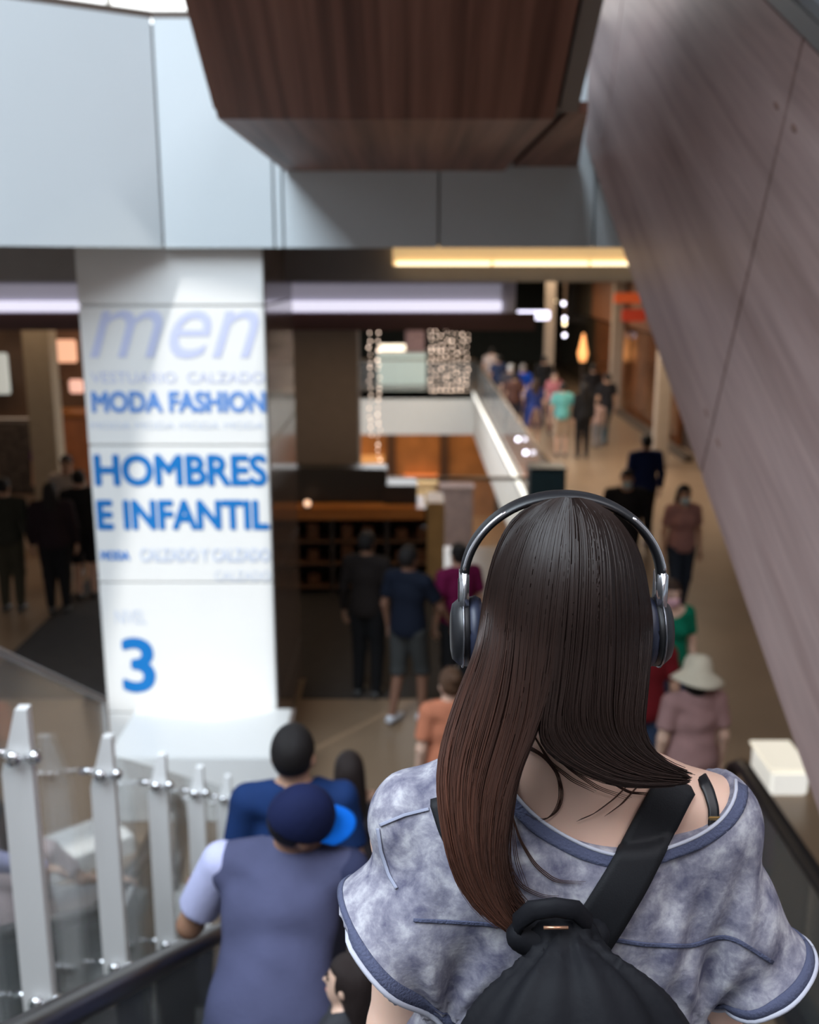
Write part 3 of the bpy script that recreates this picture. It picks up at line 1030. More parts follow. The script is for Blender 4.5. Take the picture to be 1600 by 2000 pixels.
for i in range(8):
    strand(842 + i * 10.3, 632, 764, 30.0, 10, 'fairy-light strand in the square curtain of lights hanging over the void', 'strands of the hanging light curtain', 0.027)
strand(722, 640, 850, 22.0, 12, 'shorter fairy-light strand hanging beside the taupe column', 'single light strands', 0.022)
strand(739, 640, 936, 20.0, 11, 'longer fairy-light strand hanging in front of the void', 'single light strands', 0.022)
for i, (px, py, yy, mt, lab) in enumerate((
        (1083, 588, 33.6, M_WARM, 'small warm round pendant lamp beside the far column'),
        (1101, 593, 34.0, M_BULBC, 'small cool round pendant lamp topmost in its hanging row'),
        (1103, 622, 34.35, M_BULBC, 'cool pendant lamp second from the top of its row'),
        (1103, 632, 34.7, M_WARM, 'warm pendant lamp third from the top of its row'),
        (1103, 655, 35.05, M_BULBC, 'cool pendant lamp lowest of its hanging row'))):
    p = at_y(px, py, yy)
    o = thing('pendant_lamp', lab, 'lamp', (p[0], yy, p[2]), group='pendant lamps at the far column')
    MB().tube([(0, 0, 0.05), (0, 0, 4.08 - p[2])], 0.006, 5).build('cord', M_WIRE, o)
    MB().ball((0, 0, 0), 0.06, 10, 6).build('globe', mt, o, True)
for px, py, lab in ((1012, 858, 'farther of two bright round lamps on the walkway guard'), (1027, 884, 'nearer of two bright round lamps on the walkway guard')):
    p = at_x(px, py, VX1 - 0.02)
    o = thing('guard_lamp', lab, 'lamp', tuple(p), group='round lamps on the walkway guard')
    MB().ball((0, 0, 0), 0.045, 10, 6).build('globe', M_BULBC, o, True)
    MB().box((0.0, -0.02, -0.02), (0.075, 0.02, 0.02)).build('bracket', STEEL, o)
p = at_y(1139, 682, 34.0)
o = thing('flame_lamp', 'orange flame-shaped lamp glowing far along the walkway', 'lamp', (p[0], 34.0, 0))
MB().tube([(0, 0, 0), (0, 0, p[2] - 0.4)], 0.05, 8).build('post', M_DARK, o)
MB().tube([(0, 0, p[2] - 0.4), (0, 0, p[2] - 0.15), (0, 0, p[2] + 0.1), (0, 0, p[2] + 0.5)], [0.10, 0.17, 0.11, 0.03], 10).build('flame', glow('flame', (1.0, 0.42, 0.14), 1.7), o, True)
tag(MB().bbox((1.25, 12.0, 3.62), (1.62, 12.12, 3.72), 0.01).build('spot_light', glow('cool_spot', (0.85, 0.83, 1.0), 2.5)), 'small bright cool lamp at the end of the strip light', 'light')

# shops along the walkway
M_BEIGE = pr('beige_column', (0.33, 0.27, 0.22), 0.6, var=0.04)
sh = thing('wall_shops', kind='structure')
MB().box((6.6, 9.0, 0), (6.8, 46.8, 4.08)).build('back_panel', pr('umber_shop', (0.06, 0.035, 0.025), 0.55, var=0.4, vscale=1.0), sh)
for y0, y1, c in ((24.5, 30.0, (0.16, 0.06, 0.025)), (30.3, 36.0, (0.20, 0.08, 0.035)), (19.0, 21.6, (0.05, 0.03, 0.02)), (36.3, 44.0, (0.06, 0.045, 0.03))):
    MB().bbox((6.30, y0, 2.55), (6.6, y1, 4.0), 0.02).build('fascia', pr('fascia_%d' % int(y0), c, 0.5), sh)
    MB().bbox((6.45, y0, 0.0), (6.6, y1, 2.5), 0.02).build('shop_window', pr('shop_window_%d' % int(y0), tuple(x * 0.8 for x in c), 0.15, var=0.5, vscale=1.5), sh)
for y0, y1 in ((9.5, 18.8), (22.4, 31)):
    MB().bbox((6.1, y0, 0.0), (6.3, y1, 0.14), 0.01).build('plinth', pr('plinth_dark', (0.06, 0.045, 0.035), 0.5), sh)
for i, (px, yy, w) in enumerate(((1303, 21.8, 0.30), (1206, 30.2, 0.32), (1073, 33.0, 0.30))):
    p = at_y(px, 700, yy)
    tag(MB().bbox((p[0] - w / 2, yy, 0), (p[0] + w / 2, yy + w, 4.08), 0.02).build('column_%d' % (i + 2), M_BEIGE), kind='structure')
for px0, px1, py0, py1, yy, c, e, lab in (
        (1200, 1262, 572, 592, 27.0, (0.75, 0.12, 0.03), 0.35, 'upper orange-red lit sign on the walkway shops'),
        (1215, 1262, 604, 628, 27.0, (0.55, 0.05, 0.02), 0.25, 'lower dark red lit sign on the walkway shops')):
    a, b = at_y(px0, py1, yy), at_y(px1, py0, yy)
    o = thing('shop_sign', lab, 'sign', ((a[0] + b[0]) / 2, yy, a[2]))
    w = (b[0] - a[0]) / 2
    MB().bbox((-w, 0, 0), (w, 0.12, b[2] - a[2]), 0.02).build('panel', pr('sign_' + lab[:5], c, 0.5, emit=c, estr=e), o)
    MB().box((w - 0.1, 0.12, 0.1), (6.3 - (a[0] + b[0]) / 2 if (a[0] + b[0]) / 2 < 6.2 else w, 0.2, 0.2)).build('bracket', M_DARK, o)
p = at_y(1145, 600, 40.0)
o = thing('hanging_screen', 'large black hanging screen above the far crowd', 'screen', (p[0], 40.0, p[2] - 0.6))
MB().bbox((-0.7, 0, 0), (0.75, 0.12, 1.5), 0.02).build('panel', BLACK, o)
MB().tube([(0, 0.06, 1.5), (0, 0.06, 4.1 - p[2] + 0.6)], 0.03, 6).build('hanger', M_DARK, o)

# left-hand shop behind the pillar
ls = thing('wall_shop_left', kind='structure')
MB().box((-13.9, 19.0, 0), (-4.6, 19.2, 4.08)).build('back_panel', pr('shop_back', (0.20, 0.12, 0.075), 0.6, var=0.35, vscale=0.9), ls)
a = at_y(66, 650, 15.0)
tag(MB().bbox((a[0] - 0.19, 15.0, 0), (a[0] + 0.19, 15.4, 4.08), 0.02).build('column_5', pr('khaki_column', (0.40, 0.33, 0.23), 0.6, var=0.05)), kind='structure')
for px0, px1, py0, py1, yy, c, e, nm, lab in (
        (82, 146, 664, 708, 18.5, (1.0, 0.56, 0.36), 0.85, 'wall_light', 'glowing peach wall panel in the shop beside the pillar'),
        (84, 104, 738, 758, 18.4, (0.95, 0.42, 0.08), 0.8, 'wall_light', 'small glowing amber square in the shop beside the pillar'),
        (136, 160, 742, 768, 18.4, (1.0, 0.60, 0.48), 0.8, 'wall_light', 'small glowing pink square in the shop beside the pillar'),
        (-30, 12, 690, 770, 18.4, (0.75, 0.80, 0.76), 0.45, 'wall_light', 'pale lit panel cut off by the picture edge')):
    a, b = at_y(px0, py1, yy), at_y(px1, py0, yy)
    o = thing(nm, lab, 'light', ((a[0] + b[0]) / 2, yy, a[2]))
    w = (b[0] - a[0]) / 2
    MB().bbox((-w, 0, 0), (w, 0.08, b[2] - a[2]), 0.02).build('face', pr('lit_' + lab[:22], c, 0.5, emit=c, estr=e), o)
    MB().box((-0.05, 0.08, 0.02), (0.05, 19.0 - yy, 0.12)).build('bracket', M_DARK, o)
a, b = at_y(98, 905, 17.6), at_y(172, 806, 17.6)
o = thing('shop_counter', 'orange-brown shop counter seen beside the pillar edge', 'counter', ((a[0] + b[0]) / 2, 17.6, 0))
w = (b[0] - a[0]) / 2 + 0.1
MB().bbox((-w, 0, 0), (w, 0.7, b[2] - 0.08), 0.02).build('body', pr('terracotta', (0.36, 0.14, 0.06), 0.5, var=0.25, vscale=3), o)
MB().bbox((-w - 0.04, -0.04, b[2] - 0.08), (w + 0.04, 0.74, b[2]), 0.01).build('top', W_ORANGE, o)
a = at_y(30, 800, 16.8)
o = thing('clothes_rack', 'dark rack of garments beside the khaki column', 'rack', (a[0], 16.8, 0))
MB().bbox((-0.4, 0.0, 0.5), (0.35, 0.4, 1.7), 0.05).build('garments', pr('garment_mix', (0.05, 0.04, 0.035), 0.8, var=0.7, vscale=9), o)
for x in (-0.42, 0.37):
    MB().tube([(x, 0.2, 0), (x, 0.2, 1.75)], 0.02, 6).build('post', STEEL, o)
MB().tube([(-0.42, 0.2, 1.75), (0.37, 0.2, 1.75)], 0.018, 6).build('rail', STEEL, o)


# ================================================================== people
def skin_mat(c):
    n = 'skin_%d_%d' % (int(c[0] * 100), int(c[1] * 100))
    if n in MATS:
        return MATS[n]
    m = pr(n, c, 0.5, var=0.05, vscale=9)
    b = m.node_tree.nodes['Principled BSDF']
    b.inputs['Subsurface Weight'].default_value = 0.12
    b.inputs['Subsurface Radius'].default_value = (0.02, 0.008, 0.005)
    return m


def cloth(c):
    return pr('cloth_%d_%d_%d' % tuple(int(x * 200) for x in c), c, 0.85, var=0.10, vscale=7, bump=0.15, bscale=60, spec=0.2)


def hair_mat(c):
    return pr('hair_%d_%d' % (int(c[0] * 500), int(c[2] * 500)), c, 0.55, var=0.25, vscale=30, stretch=(6, 6, 1), bump=0.5, bscale=60, spec=0.25)


LIGHT, TAN, BROWN = (0.62, 0.40, 0.30), (0.48, 0.28, 0.19), (0.30, 0.16, 0.10)
BLK, DKB = (0.012, 0.010, 0.010), (0.045, 0.025, 0.017)


def hand_mesh(mb, wrist, d, palm_n, side, curl=0.5, s=1.0):
    """palm, four fingers of unequal length with bent knuckles, and a thumb off the side of the palm"""
    d = nrm(d)
    n = nrm(np.asarray(palm_n, float) - d * np.dot(d, palm_n))
    u = np.cross(d, n) * side
    w = np.asarray(wrist, float)
    pts = [w - d * 0.01, w + d * 0.02, w + d * 0.055 * s, w + d * 0.085 * s]
    mb.tube(pts, [(0.026, 0.020), (0.032, 0.018), (0.040, 0.016), (0.040, 0.014)], 10, flat=tuple(u))
    for i, (o, L) in enumerate(((-0.030, 0.070), (-0.010, 0.080), (0.010, 0.075), (0.030, 0.058))):
        p = w + d * 0.080 * s + u * o
        dirs, q, a = [], p, 0.0
        path = [p]
        for kk, fr in enumerate((0.45, 0.32, 0.23)):
            a += curl * (0.7 + 0.25 * kk)
            q = q + (d * math.cos(a) + n * math.sin(a)) * L * fr * s
            path.append(q)
        mb.tube(path, [0.0095, 0.009, 0.008, 0.006], 7)
    p = w + d * 0.025 * s - u * 0.028
    q = p + (d * 0.55 - u * 0.75 + n * 0.25) * 0.038 * s
    r = q + (d * 0.85 - u * 0.25 + n * 0.35) * 0.034 * s
    mb.tube([p, q, r], [0.013, 0.011, 0.008], 7)


def person(label, base, yaw, height, skin=TAN, hair=BLK, style='short', shirt=(0.1, 0.1, 0.1), sleeve='short', lower='trousers', lower_c=(0.03, 0.03, 0.04),
           shoe=(0.05, 0.05, 0.05), sex='m', lean=0.0, stride=0.0, head_yaw=0.0, head_pitch=0.0, arms=None, head_roll=0.0, mask=None, h=0.02, group=None, sleeve_c=None,
           build=1.0, face=False, hat=None, bag=None, neck_cut=1.455, sleeve_l=None, curl=0.5):
    """arms: {'l': (elbow offset from shoulder, wrist offset from elbow), 'r': ...} in the person's own frame (x right, y forward, z up), 1.70 m tall"""
    root = thing('person', label, 'person', tuple(base), yaw, group, None, height / 1.70)
    sw = (0.185 if sex == 'm' else 0.165) * build
    HZ = 0.91
    cl, sl_ = math.cos(lean), math.sin(lean)

    def T(p):
        x, y, z = p
        dz = z - HZ
        return np.array([x, y * cl + dz * sl_, HZ + dz * cl - y * sl_])

    def Ti(P):
        y, z = P[:, 1], P[:, 2] - HZ
        return np.stack([P[:, 0], y * cl - z * sl_, HZ + y * sl_ + z * cl], 1)
    sh = {'l': T((-sw, 0, 1.395)), 'r': T((sw, 0, 1.395))}
    arms = arms or {}
    el, wr = {}, {}
    for s, sg in (('l', -1), ('r', 1)):
        e, w = arms.get(s, ((0.055 * sg, -0.02, -0.275), (0.015 * sg, 0.05, -0.245)))
        el[s] = sh[s] + np.array(e)
        wr[s] = el[s] + np.array(w)
    hip = {'l': np.array([-0.088, 0, HZ]), 'r': np.array([0.088, 0, HZ])}
    kn = {'l': np.array([-0.092, 0.03 - stride * 0.45, 0.50]), 'r': np.array([0.092, 0.03 + stride * 0.55, 0.50])}
    an = {'l': np.array([-0.095, -stride * 1.0 - 0.02, 0.085 + max(0, stride) * 0.15]), 'r': np.array([0.095, stride * 0.9 - 0.02, 0.085])}
    nb = T((0, -0.01, 1.43))
    hc0 = T((0, 0.015, 1.575))
    hc = nb + (hc0 - nb)
    ry, rp = head_yaw, head_pitch + lean * 0.5
    Rh = np.array(Matrix.Rotation(ry, 3, 'Z') @ Matrix.Rotation(-rp, 3, 'X') @ Matrix.Rotation(head_roll, 3, 'Y'))
    hc = nb + Rh @ np.array([0, 0.015, 0.145]) * 1.0

    def HL(P):
        return (P - hc) @ Rh

    def head_sdf(P):
        Q = HL(P)
        d = ell(Q, (0, -0.008, 0.02), (0.076, 0.097, 0.105))
        d = smin(d, ell(Q, (0, 0.030, -0.055), (0.056, 0.060, 0.068)), 0.03)
        d = smin(d, rc(Q, (0, 0.088, 0.010), (0, 0.104, -0.022), 0.009, 0.014), 0.012)
        for s in (-1, 1):
            d = smin(d, ell(Q, (s * 0.078, -0.008, -0.005), (0.012, 0.020, 0.032)), 0.008)
        d = smin(d, ell(Q, (0, 0.082, -0.062), (0.024, 0.010, 0.010)), 0.01)
        return d
    b = build

    def torso_sdf(P, g=0.0):
        Q = Ti(P)
        ds = [ell(Q, (0, 0, 1.26), (0.155 * b + g, 0.100 * b + g, 0.185 + g)), ell(Q, (0, 0, 1.08), (0.128 * b + g, 0.092 * b + g, 0.16 + g)), ell(Q, (0, -0.005, 0.93), (0.158 * b + g, 0.112 * b + g, 0.125 + g))]
        for s in (-1, 1):
            ds.append(rc(Q, (s * 0.03, -0.01, 1.435), (s * sw * 0.95, 0, 1.392), 0.05 + g, 0.052 + g))
        if sex == 'f':
            for s in (-1, 1):
                ds.append(ell(Q, (s * 0.07, 0.085, 1.255), (0.062 + g, 0.055 + g, 0.062 + g)))
        return union(ds, 0.05)

    def arm_sdf(P, g=0.0):
        ds = []
        for s in 'lr':
            ds.append(smin(rc(P, sh[s], el[s], 0.050 * b + g, 0.038 * b + g), rc(P, el[s], wr[s], 0.039 * b + g, 0.025 + g), 0.02))
        return np.minimum(*ds)

    def leg_sdf(P, g=0.0):
        ds = []
        for s in 'lr':
            d = smin(rc(P, hip[s], kn[s], 0.088 * b + g, 0.056 * b + g), rc(P, kn[s], an[s], 0.057 * b + g, 0.038 + g), 0.03)
            ds.append(d)
        return smin(ds[0], ds[1], 0.03)

    def body(P):
        d = smin(torso_sdf(P), rc(P, nb - np.array([0, 0, 0.03]), hc + Rh @ np.array([0, -0.01, -0.06]), 0.060, 0.052), 0.035)
        d = smin(d, arm_sdf(P), 0.03)
        d = smin(d, leg_sdf(P), 0.03)
        for s in 'lr':
            d = smin(d, rc(P, an[s] + [0, -0.02, -0.045], an[s] + [0, 0.13, -0.055], 0.036, 0.030), 0.02)
        return smin(d, head_sdf(P), 0.02)
    allp = np.array([sh['l'], sh['r'], el['l'], el['r'], wr['l'], wr['r'], hip['l'], kn['l'], kn['r'], an['l'], an['r'], hc, hc + [0, 0, 0.12], an['l'] + [0, 0.15, 0], an['r'] + [0, 0.15, 0]])
    lo = allp.min(0) - 0.15
    hi = allp.max(0) + 0.15
    lo[2] = -0.02
    ex = MB()
    for s, sg in (('l', -1), ('r', 1)):
        d = wr[s] - el[s]
        pn = np.array([-sg * 1.0, 0.15, 0.0]) if abs(nrm(d)[2]) > 0.6 else np.array([0, 0, -1.0])
        side = -1 if s == 'l' else 1
        hand_mesh(ex, wr[s], d, pn, side if abs(nrm(d)[2]) > 0.6 else -side, curl)
    sm = skin_mat(skin)
    sdf_obj('body', body, lo, hi, h, sm, root, extra=ex)
    # shirt
    if shirt is not None:
        hem = 0.86 if lower not in ('dress',) else 0.52
        ends = {}

        def shirt_f(P):
            Q = Ti(P)
            d = torso_sdf(P, 0.018)
            if h <= 0.014:
                x_, z_ = Q[:, 0], Q[:, 2]
                d = d + 0.0035 * np.sin(34 * z_ - 26 * x_ + 2.2 * np.sin(13 * x_ + 5 * z_)) + 0.003 * np.sin(19 * z_ + 31 * x_ + 1.7 * np.sin(23 * z_))
            d = smin(d, ell(Q, (0, 0, 1.0), (0.170 * b, 0.125 * b, 0.20)), 0.06)
            if lower == 'dress':
                cone = np.linalg.norm(P[:, :2], axis=1) - (0.17 + (1.0 - P[:, 2]) * 0.16)
                d = smin(d, np.maximum(cone * 0.9, P[:, 2] - 1.0), 0.05)
                d = np.maximum(d, hem - P[:, 2])
            else:
                d = np.maximum(d, hem - Q[:, 2])
            if sleeve != 'none' and sleeve_c is None:
                d = smin(d, sleeves(P), 0.025)
            neck = np.linalg.norm((Q - np.array([0, 0.03, 1.53])) * np.array([1, 1, 0.9]), axis=1) - (1.53 - neck_cut + 0.02)
            return np.maximum(d, -neck)

        def sleeves(P, sides='lr'):
            ds = []
            for s in sides:
                if sleeve == 'long':
                    d = smin(rc(P, sh[s], el[s], 0.064 * b, 0.052 * b), rc(P, el[s], wr[s], 0.053 * b, 0.040), 0.02)
                    d = np.maximum(d, (P - wr[s]) @ nrm(wr[s] - el[s]) + 0.015)
                else:
                    e = sh[s] + (el[s] - sh[s]) * 0.72
                    d = rc(P, sh[s], e, 0.064 * b, 0.064 * b)
                    d = np.maximum(d, (P - e) @ nrm(e - sh[s]))
                ds.append(d)
            return np.minimum(*ds) if len(ds) == 2 else ds[0]
        so_ = sdf_obj('shirt' if lower != 'dress' else 'dress', shirt_f, lo, hi, h, cloth(shirt), root)
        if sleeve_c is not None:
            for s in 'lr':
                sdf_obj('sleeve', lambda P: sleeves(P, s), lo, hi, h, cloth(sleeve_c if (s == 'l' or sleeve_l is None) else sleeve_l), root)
    # trousers
    if lower in ('trousers', 'shorts', 'skirt'):
        def low_f(P):
            d = smin(leg_sdf(P, 0.018), torso_sdf(P, 0.012), 0.03)
            if lower == 'skirt':
                cone = np.linalg.norm(P[:, :2] * np.array([1, 1.2]), axis=1) - (0.15 + (0.98 - P[:, 2]) * 0.15)
                d = smin(d, cone * 0.9, 0.03)
            d = np.maximum(d, P[:, 2] - 0.97)
            cut = {'trousers': 0.07, 'shorts': 0.47, 'skirt': 0.45}[lower]
            return np.maximum(d, cut - P[:, 2])
        l2, h2 = lo.copy(), hi.copy()
        h2[2] = 1.02
        sdf_obj({'trousers': 'trousers', 'shorts': 'shorts', 'skirt': 'skirt'}[lower], low_f, l2, h2, h, cloth(lower_c), root)
    for s in 'lr':
        a = an[s]
        mb = MB()
        mb.tube([a + [0, -0.075, -0.045], a + [0, -0.03, -0.04], a + [0, 0.06, -0.048], a + [0, 0.13, -0.055], a + [0, 0.175, -0.06]],
                [(0.030, 0.030), (0.043, 0.044), (0.047, 0.038), (0.046, 0.028), (0.026, 0.018)], 10, flat=(1, 0, 0))
        mb.build('shoe', pr('shoe_%d' % int(shoe[0] * 100), shoe, 0.5), root, True)
    # hair
    if style != 'bald':
        def hair_f(P):
            Q = HL(P)
            d = ell(Q, (0, -0.014, 0.032), (0.086, 0.104, 0.110))
            if style in ('long', 'pony', 'bob'):
                d = smin(d, ell(Q, (0, -0.050, -0.03), (0.088, 0.066, 0.13)), 0.03)
            if style == 'long':
                d = smin(d, ell(Q, (0, -0.075, -0.16), (0.098, 0.050, 0.20)), 0.04)
            facecut = np.minimum(Q[:, 1] - 0.035 - 0.0 * Q[:, 2], 0.058 - Q[:, 2])
            d = np.maximum(d, facecut)
            if style == 'short':
                d = np.maximum(d, -0.040 - Q[:, 2])
                d = np.maximum(d, np.minimum(Q[:, 1] + 0.030, 0.018 - Q[:, 2]))
            if style == 'bun':
                d = np.maximum(d, -0.06 - Q[:, 2])
                d = smin(d, ell(Q, (0, -0.10, 0.09), (0.045, 0.045, 0.042)), 0.015)
            if style == 'pony':
                d = smin(d, rc(Q, (0, -0.11, 0.04), (0, -0.15, -0.16), 0.035, 0.018), 0.02)
            return d
        sdf_obj('hair', hair_f, hc - [0.16, 0.22, 0.42], hc + [0.16, 0.22, 0.18], min(h, 0.012), hair_mat(hair), root)
    if face:
        for s in (-1, 1):
            p = hc + Rh @ np.array([s * 0.032, 0.080, 0.012])
            MB().ball(p, (0.012, 0.010, 0.008)).build('eye', pr('eye_dark', (0.03, 0.02, 0.015), 0.2), root, True)
            p = hc + Rh @ np.array([s * 0.032, 0.086, 0.034])
            MB().ball(p, (0.020, 0.008, 0.004)).build('eyebrow', hair_mat(hair), root, True)
        if mask is None:
            p = hc + Rh @ np.array([0, 0.088, -0.060])
            MB().ball(p, (0.024, 0.009, 0.008)).build('mouth', pr('lip_rose', (0.35, 0.12, 0.10), 0.5), root, True)
    if mask is not None:
        def mask_f(P):
            Q = HL(P)
            d = np.minimum(ell(Q, (0, 0.034, -0.052), (0.062, 0.074, 0.066)), ell(Q, (0, 0.085, -0.035), (0.035, 0.036, 0.042)))
            return np.maximum(np.maximum(d, Q[:, 2] + 0.008), 0.03 - Q[:, 1])
        sdf_obj('face_mask', mask_f, hc - 0.16, hc + 0.16, min(h, 0.012), cloth(mask), root)
    if hat is not None:
        hat(root, hc, Rh)
    if bag is not None:
        bag(root, T)
    return root


def bucket_hat(root, hc, Rh):
    m = MB()
    prof_ = [(0.03, 0.166), (0.05, 0.163), (0.085, 0.146), (0.103, 0.095), (0.108, 0.045), (0.125, 0.030), (0.165, -0.005), (0.195, -0.035), (0.190, -0.040), (0.120, 0.018)]
    n = 28
    v, f = [], []
    for i, (r, z) in enumerate(prof_):
        for k in range(n):
            a = 2 * math.pi * k / n
            wv = 0.018 * math.sin(2 * a + 0.7) * max(0, (r - 0.11) / 0.08)
            v.append(hc + Rh @ np.array([r * math.cos(a), r * 1.1 * math.sin(a) - 0.005, z + wv]))
    for i in range(len(prof_) - 1):
        for k in range(n):
            a, b = i * n + k, i * n + (k + 1) % n
            f.append([a, b, b + n, a + n])
    f.append(list(range(n))[::-1])
    o = mesh_obj('sun_hat', v, f, cloth((0.60, 0.53, 0.41)), root, True)


def baseball_cap(root, hc, Rh):
    def cap_f(P):
        Q = (P - hc) @ Rh
        d = ell(Q, (0, -0.008, 0.028), (0.095, 0.112, 0.118))
        d = np.maximum(d, 0.008 - Q[:, 2] - 0.25 * (Q[:, 1]) * 0.4)
        return d
    c = sdf_obj('cap', cap_f, hc - 0.2, hc + 0.2, 0.008, cloth((0.006, 0.010, 0.045)), root)
    # stiff curved brim
    P, N = [], []
    for i in range(7):
        t = i / 6
        row, nn = [], []
        for j in range(13):
            a = -1.15 + 2.3 * j / 12
            r0 = np.array([0.090 * math.sin(a) * 1.02, 0.100 * math.cos(a), 0.0])
            out = np.array([0.098 * math.sin(a), 0.185 * math.cos(a) ** 0.8 if math.cos(a) > 0 else 0.06, 0.0])
            p = r0 * (1 - t) + out * t
            p[2] = 0.012 - 0.022 * (p[0] / 0.09) ** 2 - 0.010 * t + 0.012
            row.append(hc + Rh @ p)
            nn.append(Rh @ np.array([0, 0, 1.0]))
        P.append(row)
        N.append(nn)
    v, f = ribbon_grid(P, N, 0.003)
    mesh_obj('brim', v, f, cloth((0.0, 0.13, 0.62)), c, True)


# ---- riders on the escalator -------------------------------------------------
def step_z(y):
    i = math.floor((Y_LAND - y) / STEP_D)
    return max(0.0, (i + 1) * STEP_D * SLOPE) if y < Y_LAND else 0.02


def head_x(px, py, y):
    return at_y(px, py, y)[0]


y = 2.47
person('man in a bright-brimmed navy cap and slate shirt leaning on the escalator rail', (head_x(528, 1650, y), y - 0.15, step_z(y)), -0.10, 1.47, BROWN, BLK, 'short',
       (0.062, 0.066, 0.125), 'short', 'trousers', (0.05, 0.06, 0.10), (0.2, 0.2, 0.2), 'm', lean=0.62, head_yaw=-1.05, head_pitch=-0.12, head_roll=0.36, h=0.010, build=1.12,
       arms={'l': ((-0.13, 0.03, -0.26), (-0.05, 0.22, -0.02)), 'r': ((0.08, 0.06, -0.26), (0.0, 0.20, -0.10))}, hat=baseball_cap, sleeve_c=(0.44, 0.45, 0.66), sleeve_l=(0.03, 0.035, 0.08))  # left sleeve pale: sunlight painted into its colour, right one stays navy
y = 3.45
person('dark-haired man in a royal blue shirt riding ahead of the capped man', (head_x(572, 1470, y), y, step_z(y)), 0.05, 1.61, TAN, BLK, 'short', (0.007, 0.026, 0.10), 'short',
       'trousers', (0.03, 0.03, 0.05), sex='m', h=0.012, head_yaw=-0.15)
y = 5.1
person('dark-haired woman with bare shoulders just below the royal blue shirt', (head_x(682, 1500, y), y, 0.02), 0.1, 1.62, TAN, (0.02, 0.013, 0.012), 'long', (0.03, 0.025, 0.03), 'none',
       'trousers', (0.04, 0.04, 0.06), sex='f', h=0.014, neck_cut=1.38)
y = 5.75
person('child with a round dark head beside the orange top', (head_x(829, 1500, y), y, 0.02), 0.0, 1.19, TAN, BLK, 'short', (0.30, 0.30, 0.34), 'short', 'shorts', (0.05, 0.06, 0.1), sex='m', h=0.014)
y = 6.35
person('brown-haired person in an orange-pink top partly behind the long hair', (head_x(880, 1420, y), y, 0.02), 0.25, 1.60, LIGHT, (0.09, 0.045, 0.025), 'bun', (0.50, 0.18, 0.10), 'short', 'trousers',
       (0.1, 0.1, 0.14), sex='f', h=0.014)
y = 1.92
person('small dark-haired child standing below the capped man at the picture bottom', (head_x(676, 1980, y), y, step_z(y)), 1.25, 0.84, LIGHT, (0.02, 0.014, 0.012), 'long', (0.03, 0.03, 0.035), 'short',
       'trousers', (0.04, 0.04, 0.05), sex='f', h=0.012, face=True, head_pitch=-0.1)

# people on the parallel escalator, arms along its rail
person('rider in a lavender long-sleeved shirt, only one arm showing through the guard', (-1.93, 3.60, step_z(3.60)), 0.0, 1.38, LIGHT, BLK, 'short', (0.50, 0.50, 0.74), 'long', 'trousers', (0.05, 0.05, 0.07),
       sex='m', h=0.014, arms={'r': ((0.14, 0.08, -0.25), (0.20, 0.16, -0.14)), 'l': ((-0.06, 0, -0.27), (0, 0.08, -0.24))})
person('rider with a bare forearm reaching out behind the white posts', (-1.93, 4.55, step_z(4.55)), 0.0, 1.40, LIGHT, DKB, 'long', (0.45, 0.36, 0.36), 'short', 'trousers', (0.12, 0.12, 0.16),
       sex='f', h=0.014, arms={'r': ((0.16, 0.08, -0.24), (0.18, 0.18, -0.12)), 'l': ((-0.06, 0, -0.27), (0, 0.08, -0.24))})

# ---- people on the mall floor ------------------------------------------------
def on_floor(px, py_top, height):
    p = at_z(px, py_top, height)
    return (p[0], p[1], 0.0)


def walker(label, px, py, height, yaw, **kw):
    b = on_floor(px, py, height)
    hh = 0.016 if b[1] < 10 else (0.022 if b[1] < 17 else 0.030)
    kw.setdefault('h', hh)
    return person(label, b, yaw, height, **kw)


PI = math.pi
walker('woman in a cream sun hat and dusty pink shirt walking off the escalator', 1362, 1292, 1.60, 0.15, skin=LIGHT, hair=BLK, style='bob', shirt=(0.33, 0.19, 0.18), lower='trousers', lower_c=(0.32, 0.19, 0.18), sex='f', hat=bucket_hat, head_yaw=-0.5, head_pitch=0.25, build=1.08, h=0.013)
walker('woman in an emerald green top with a pink face mask', 1314, 1135, 1.60, PI + 0.1, skin=LIGHT, hair=DKB, style='long', shirt=(0.0, 0.13, 0.07), sleeve='short', lower='trousers', lower_c=(0.03, 0.04, 0.08), sex='f', mask=(0.72, 0.42, 0.48), face=True, neck_cut=1.40, h=0.013)
person('person in a dark red shirt beside the long dark hair', (head_x(1262, 1250, 7.3), 7.3, 0), 0.0, 1.66, TAN, BLK, 'short', (0.15, 0.008, 0.012), 'short', 'trousers', (0.03, 0.05, 0.10), h=0.016)
walker('long-haired woman in a dusty pink top and dark jeans with a face mask', 1338, 948, 1.66, PI + 0.1, skin=TAN, hair=BLK, style='long', shirt=(0.33, 0.17, 0.15), lower='trousers', lower_c=(0.022, 0.03, 0.045), sex='f', mask=(0.42, 0.55, 0.60), face=True, stride=0.12)
walker('man in black with a pale blue mask beside the dark teal bin', 1226, 918, 1.70, PI - 0.1, skin=TAN, hair=BLK, shirt=(0.012, 0.012, 0.014), sleeve='long', lower='trousers', lower_c=(0.012, 0.012, 0.015), mask=(0.42, 0.55, 0.60), face=True, build=1.15)
walker('person in a dark royal blue jacket by the pale column', 1264, 850, 1.74, 0.2, skin=TAN, hair=BLK, shirt=(0.008, 0.02, 0.09), sleeve='long', lower='trousers', lower_c=(0.015, 0.015, 0.02), build=1.1)
walker('person in a teal shirt and beige shorts on the walkway', 1100, 748, 1.68, 0.0, skin=LIGHT, hair=BLK, shirt=(0.13, 0.42, 0.42), lower='shorts', lower_c=(0.40, 0.30, 0.22), shoe=(0.1, 0.1, 0.1))
